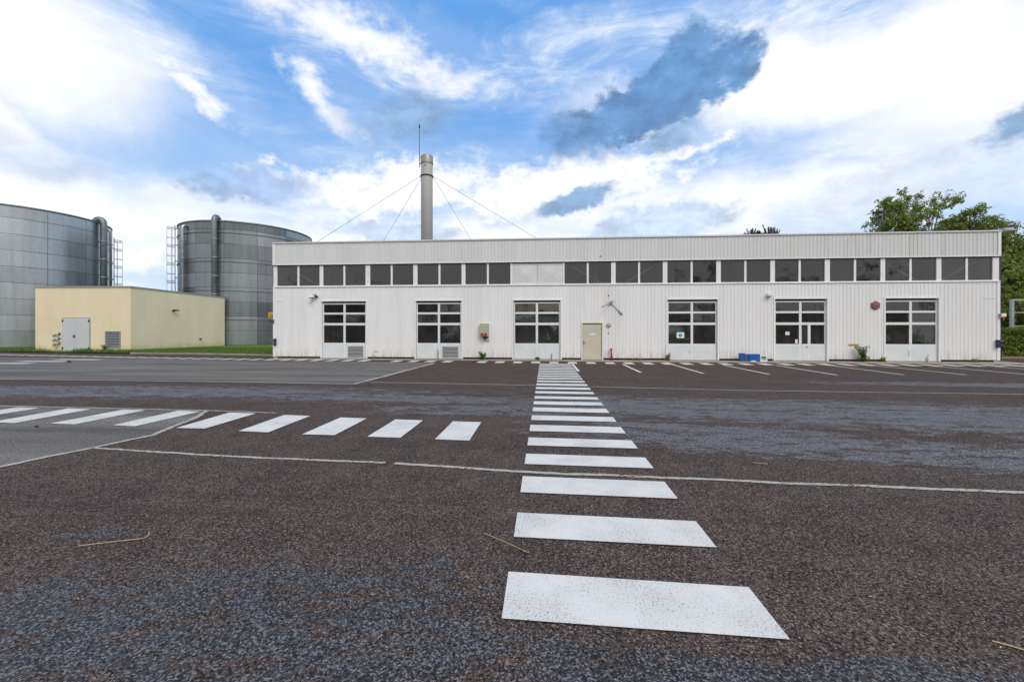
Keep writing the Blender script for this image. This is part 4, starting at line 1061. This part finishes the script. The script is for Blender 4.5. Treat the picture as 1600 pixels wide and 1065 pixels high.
# pine tips above the roof
def needles(mb, p, d, l, n):
    for _ in range(n):
        e = [d[i]+random.gauss(0, .45) for i in range(3)]; L = sqrt(sum(q*q for q in e)); ll = l*random.uniform(.6, 1.2)/L
        f_ = random.random()*.6; o = [p[i]+d[i]*f_*l for i in range(3)]
        a = random.uniform(0, 2*pi); w = .035; B = len(mb.v)
        mb.v += [(o[0]+w*cos(a), o[1]+w*sin(a), o[2]), (o[0]-w*cos(a), o[1]-w*sin(a), o[2]), (o[0]+e[0]*ll, o[1]+e[1]*ll, o[2]+e[2]*ll)]
        mb.f.append((B, B+1, B+2)); mb.mi.append(0); mb.sm.append(False)
def pine(label, base, h):
    T = thing('pine_tree', label, 'tree', base, group='pines behind the hall roof')
    tr, cr = MB(), MB()
    tr.tube([(0, 0, -.1), (0, 0, h*.6), (0, 0, h)], [.3, .18, .03], 8)
    z_ = h*.5
    while z_ < h-1.3:
        fr = (h-z_)/h; L = .35+fr*5.5
        for j in range(8):
            a = random.uniform(0, 2*pi); l = L*random.uniform(.55, 1.15); up = random.uniform(.35, .75)*l
            tr.tube([(0, 0, z_), (cos(a)*l*.6, sin(a)*l*.6, z_+up*.3), (cos(a)*l, sin(a)*l, z_+up)], [.05, .03, .012], 4, cap=False)
            for q in (.35, .55, .75, .9, 1.0):
                for _ in range(3):
                    p = (cos(a)*l*q+random.gauss(0, .16), sin(a)*l*q+random.gauss(0, .16), z_+up*q*q)
                    needles(cr, p, (cos(a)*.5+random.gauss(0, .2), sin(a)*.5+random.gauss(0, .2), .8), .42, 10)
        z_ += .38
    for i in range(26):
        a = random.uniform(0, 2*pi); q = random.uniform(0, 1)**.6*1.25; top = h-.05-q*random.uniform(.15, .5)-random.uniform(0, .25) if i else h+.05
        l = random.uniform(.7, 1.1); x_, y_ = cos(a)*q, sin(a)*q
        tr.tube([(x_*.5, y_*.5, top-l-.5), (x_*.85, y_*.85, top-l*.5), (x_, y_, top)], [.035, .025, .01], 4, cap=False)
        for k_ in range(7):
            f_ = k_/6; needles(cr, (x_*(.85+.15*f_), y_*(.85+.15*f_), top-l*.55*(1-f_)), (cos(a)*.25, sin(a)*.25, .8), .19, 11)
    tr.build('trunk', M['bark'], T); cr.build('crown', M['needle'], T)
pine('dark pine whose left tip shows above the middle of the hall roof', (28.6, 60, 0), 15.7)
pine('dark pine whose right tip shows above the middle of the hall roof', (31.0, 60, 0), 16.0)
# hedge
hd = thing('hedge', 'clipped green hedge running away right of the hall', 'hedge', (29.2, 29.6, 0))
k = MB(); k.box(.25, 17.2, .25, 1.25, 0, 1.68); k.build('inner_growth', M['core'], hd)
k = MB()
for i in range(1500):
    f_ = random.random(); x_ = random.uniform(0, 17.5) if random.random() < .3 else random.uniform(0, 4.5)
    if f_ < .62: p = (x_, random.uniform(.02, .22), random.uniform(.08, 1.82))
    elif f_ < .92: p = (x_, random.uniform(.05, 1.4), random.uniform(1.68, 1.86))
    else: p = (random.uniform(.0, .2), random.uniform(.05, 1.4), random.uniform(.08, 1.82))
    leaves(k, p, (.12, .10, .1), 13, .11)
k.build('foliage', M['hedge'], hd)
# steel frame behind the hedge
o = thing('steel_frame', 'grey tubular steel frame standing behind the hedge at the right edge', 'frame', (33.45, 32.4, 0))
k = MB(); k.box(0, .16, 0, .16, 0, 3.95).box(3.2, 3.36, 0, .16, 0, 3.95); k.build('post', M['galv'], o)
k = MB(); k.box(.161, 3.199, .02, .14, 3.83, 3.95).box(.161, 3.199, .03, .13, 2.95, 3.02).box(.161, 3.199, .03, .13, 2.0, 2.06); k.build('crossbar', M['galv'], o)
# dome lamp above the roof corner
o = thing('street_lamp', 'grey dome lamp head just beyond the right end of the roof', 'street lamp', (29.05, 28.6, 0))
k = MB(); k.tube([(.0, 0, 0), (0, 0, 7.6)], [.07, .05], 10); 
o2 = o
o.location = (27.05, 26.4, 0)
k = MB(); k.tube([(-1.9, 15.0, 0), (-1.9, 15.0, 0.01)], .01, 5)
k = MB(); k.lathe([(0, 7.72), (.13, 7.70), (.26, 7.60), (.32, 7.50), (.30, 7.47), (0, 7.46)], 24); k.build('lamp_head', simple('lamp_grey', (.36, .33, .36), .5), o)
k = MB(); k.tube([(0, 0, 7.7), (-.9, .1, 7.55), (-2.45, .3, 7.02)], .03, 8); k.build('arm', M['steel'], o)

# weeds along the walls
def weed(label, x_, y_, h, n, spread, m_, thin=False, z0=0.0):
    T = thing('weed', label, 'weed', (x_, y_, z0), group='weeds at the foot of the walls')
    st, fo = MB(), MB()
    for i in range(n):
        a = random.uniform(0, 2*pi); l = random.uniform(.55, 1)*h; d = random.uniform(.1, 1)*spread
        p1 = (cos(a)*d*.4, sin(a)*d*.25, l*.55); p2 = (cos(a)*d, sin(a)*d*.5, l)
        st.tube([(cos(a)*d*.15, sin(a)*d*.1, 0), p1, p2], [.008, .006, .003], 4, cap=False)
        k_ = 5 if thin else 9
        for q in range(k_):
            f_ = (q+1)/k_
            c_ = (p2[0]*f_*f_, p2[1]*f_*f_, l*f_)
            leaves(fo, c_, (.05, .05, .05), 2 if thin else 6, .06 if thin else .085)
    if not thin:
        leaves(fo, (0, 0, h*.22), (spread*.8, spread*.4, h*.2), n*16, .085)
    st.build('stem', M['weed'], T); fo.build('foliage', m_, T)
weed('bushy green weed on the ground under the socket cabinet', -3.6, YF-.28, .5, 9, .32, M['weed'])
weed('tall thin pale weed in front of the second glazed door', -6.25, YF-.25, .75, 5, .16, M['weeddry'], True)
weed('large green weed with tall stems left of the last glazed door', 17.35, YF-.3, .9, 14, .45, M['weed'])
weed('yellowish weed at the left foot of the door with the blue-disc sign', 6.95, YF-.3, .45, 8, .2, M['weeddry'])
weed('tiny green tuft at the middle of the third glazed door', -.35, YF-.2, .16, 5, .12, M['weed'])
weed('thin grey weed in front of the right leaf of the third glazed door', .42, YF-.2, .38, 5, .12, M['weeddry'], True)
weed('sparse weed before the right leaf of the last glazed door', 20.6, YF-.25, .42, 5, .22, M['weeddry'], True)
weed('small tuft by the wall left of the last glazed door', 18.4, YF-.25, .25, 6, .14, M['weeddry'])
weed('low yellow tuft under the plain wall right of the beige door', 5.3, YF-.2, .15, 5, .3, M['weeddry'])
weed('small tuft near the right end of the hall', 23.0, YF-.22, .22, 5, .18, M['weeddry'])
weed('small dry tuft between the first and second glazed doors', -10.15, YF-.25, .22, 5, .2, M['weeddry'], True)
weed('bright grass tuft under the vent of the yellow building', -35.5, 31.0, .6, 10, .35, M['weed'], z0=.0)

# dead leaves swept against the wall
mb = MB()
for i in range(420):
    x_ = random.uniform(-13, 24.3); y_ = YF-.02-abs(random.gauss(0, .16))-.02
    a = random.uniform(0, pi); s_ = random.uniform(.02, .05)
    mb.face([(x_-s_*cos(a), y_-s_*sin(a), .014), (x_+s_*sin(a)*.5, y_-s_*cos(a)*.5, .03), (x_+s_*cos(a), y_+s_*sin(a), .016), (x_-s_*sin(a)*.5, y_+s_*cos(a)*.5, .026)])
for i in range(260):
    x_ = random.uniform(-7, 8); y_ = random.uniform(2.2, 9)
    a = random.uniform(0, pi); s_ = random.uniform(.004, .014)
    mb.face([(x_-s_*cos(a), y_-s_*sin(a), .004), (x_+s_*sin(a)*.35, y_-s_*cos(a)*.35, .008), (x_+s_*cos(a), y_+s_*sin(a), .005), (x_-s_*sin(a)*.35, y_+s_*cos(a)*.35, .007)])
struct(mb.build('dead_leaves', M['straw']), 'stuff')
# straws and stones
def straw(label, pts_, r=.004):
    k = MB(); k.tube([(p[0], p[1], p[2] if len(p) > 2 else .008) for p in pts_], r, 5)
    tag(k.build('straw_stalk', M['straw'], None, (0, 0, .004)), label, 'stalk', 'dry stalks on the asphalt')
straw('curved dry stalk lying on the asphalt at lower left', [(-3.74, 3.06), (-3.62, 3.11), (-3.5, 3.155), (-3.40, 3.19), (-3.33, 3.215), (-3.31, 3.235, .02), (-3.315, 3.25, .05)], .0035)
straw('straight thin stalk beside the second nearest zebra stripe', [(-.51, 3.52), (-.32, 3.39), (-.12, 3.24)], .0025)
straw('short pale stalk on the asphalt right of the zebra crossing', [(2.74, 5.66), (2.82, 5.635), (2.9, 5.63)], .004)
straw('broken stalk at the lower right edge of the asphalt', [(2.50, 2.52), (2.56, 2.49), (2.64, 2.44)], .004)
def stone(label, x_, y_, s_):
    k = MB(); prof = [(0, 0), (s_*.9, 0), (s_, s_*.4), (s_*.6, s_*.8), (0, s_*.9)]
    k.lathe(prof, 9); o = k.build('stone', M['stone'], None, (x_, y_, .006)); o.scale = (1, .7, 1); tag(o, label, 'stone', 'dark stones on the asphalt')
stone('small dark stone on the grey patch by the worn stripes', -9.1, 6.78, .035)
stone('dark lump standing on the worn stripes before the yellow building', -25.4, 20.35, .11)

# distant belt of woods all round, beyond everything
mb = MB()
for i in range(620):
    a = random.uniform(0, 2*pi); d = random.uniform(150, 210); h = random.uniform(5, 12)
    cx, cy = cos(a)*d, sin(a)*d
    leaves(mb, (cx, cy, h*.5), (random.uniform(4, 8), random.uniform(4, 8), h*.55), 60, 2.2)
for i in range(260):  # nearer unseen trees behind the camera, added to darken the window reflections
    cx = random.uniform(-90, 90); cy = random.uniform(-75, -52); h = random.uniform(4, 13) if abs(cx) > 6 else random.uniform(3, 7)
    leaves(mb, (cx, cy, h*.5), (random.uniform(2, 4), random.uniform(2, 4), h*.55), 70, 1.3)
struct(mb.build('woods_and_added_trees', M['leafdark']), 'stuff')
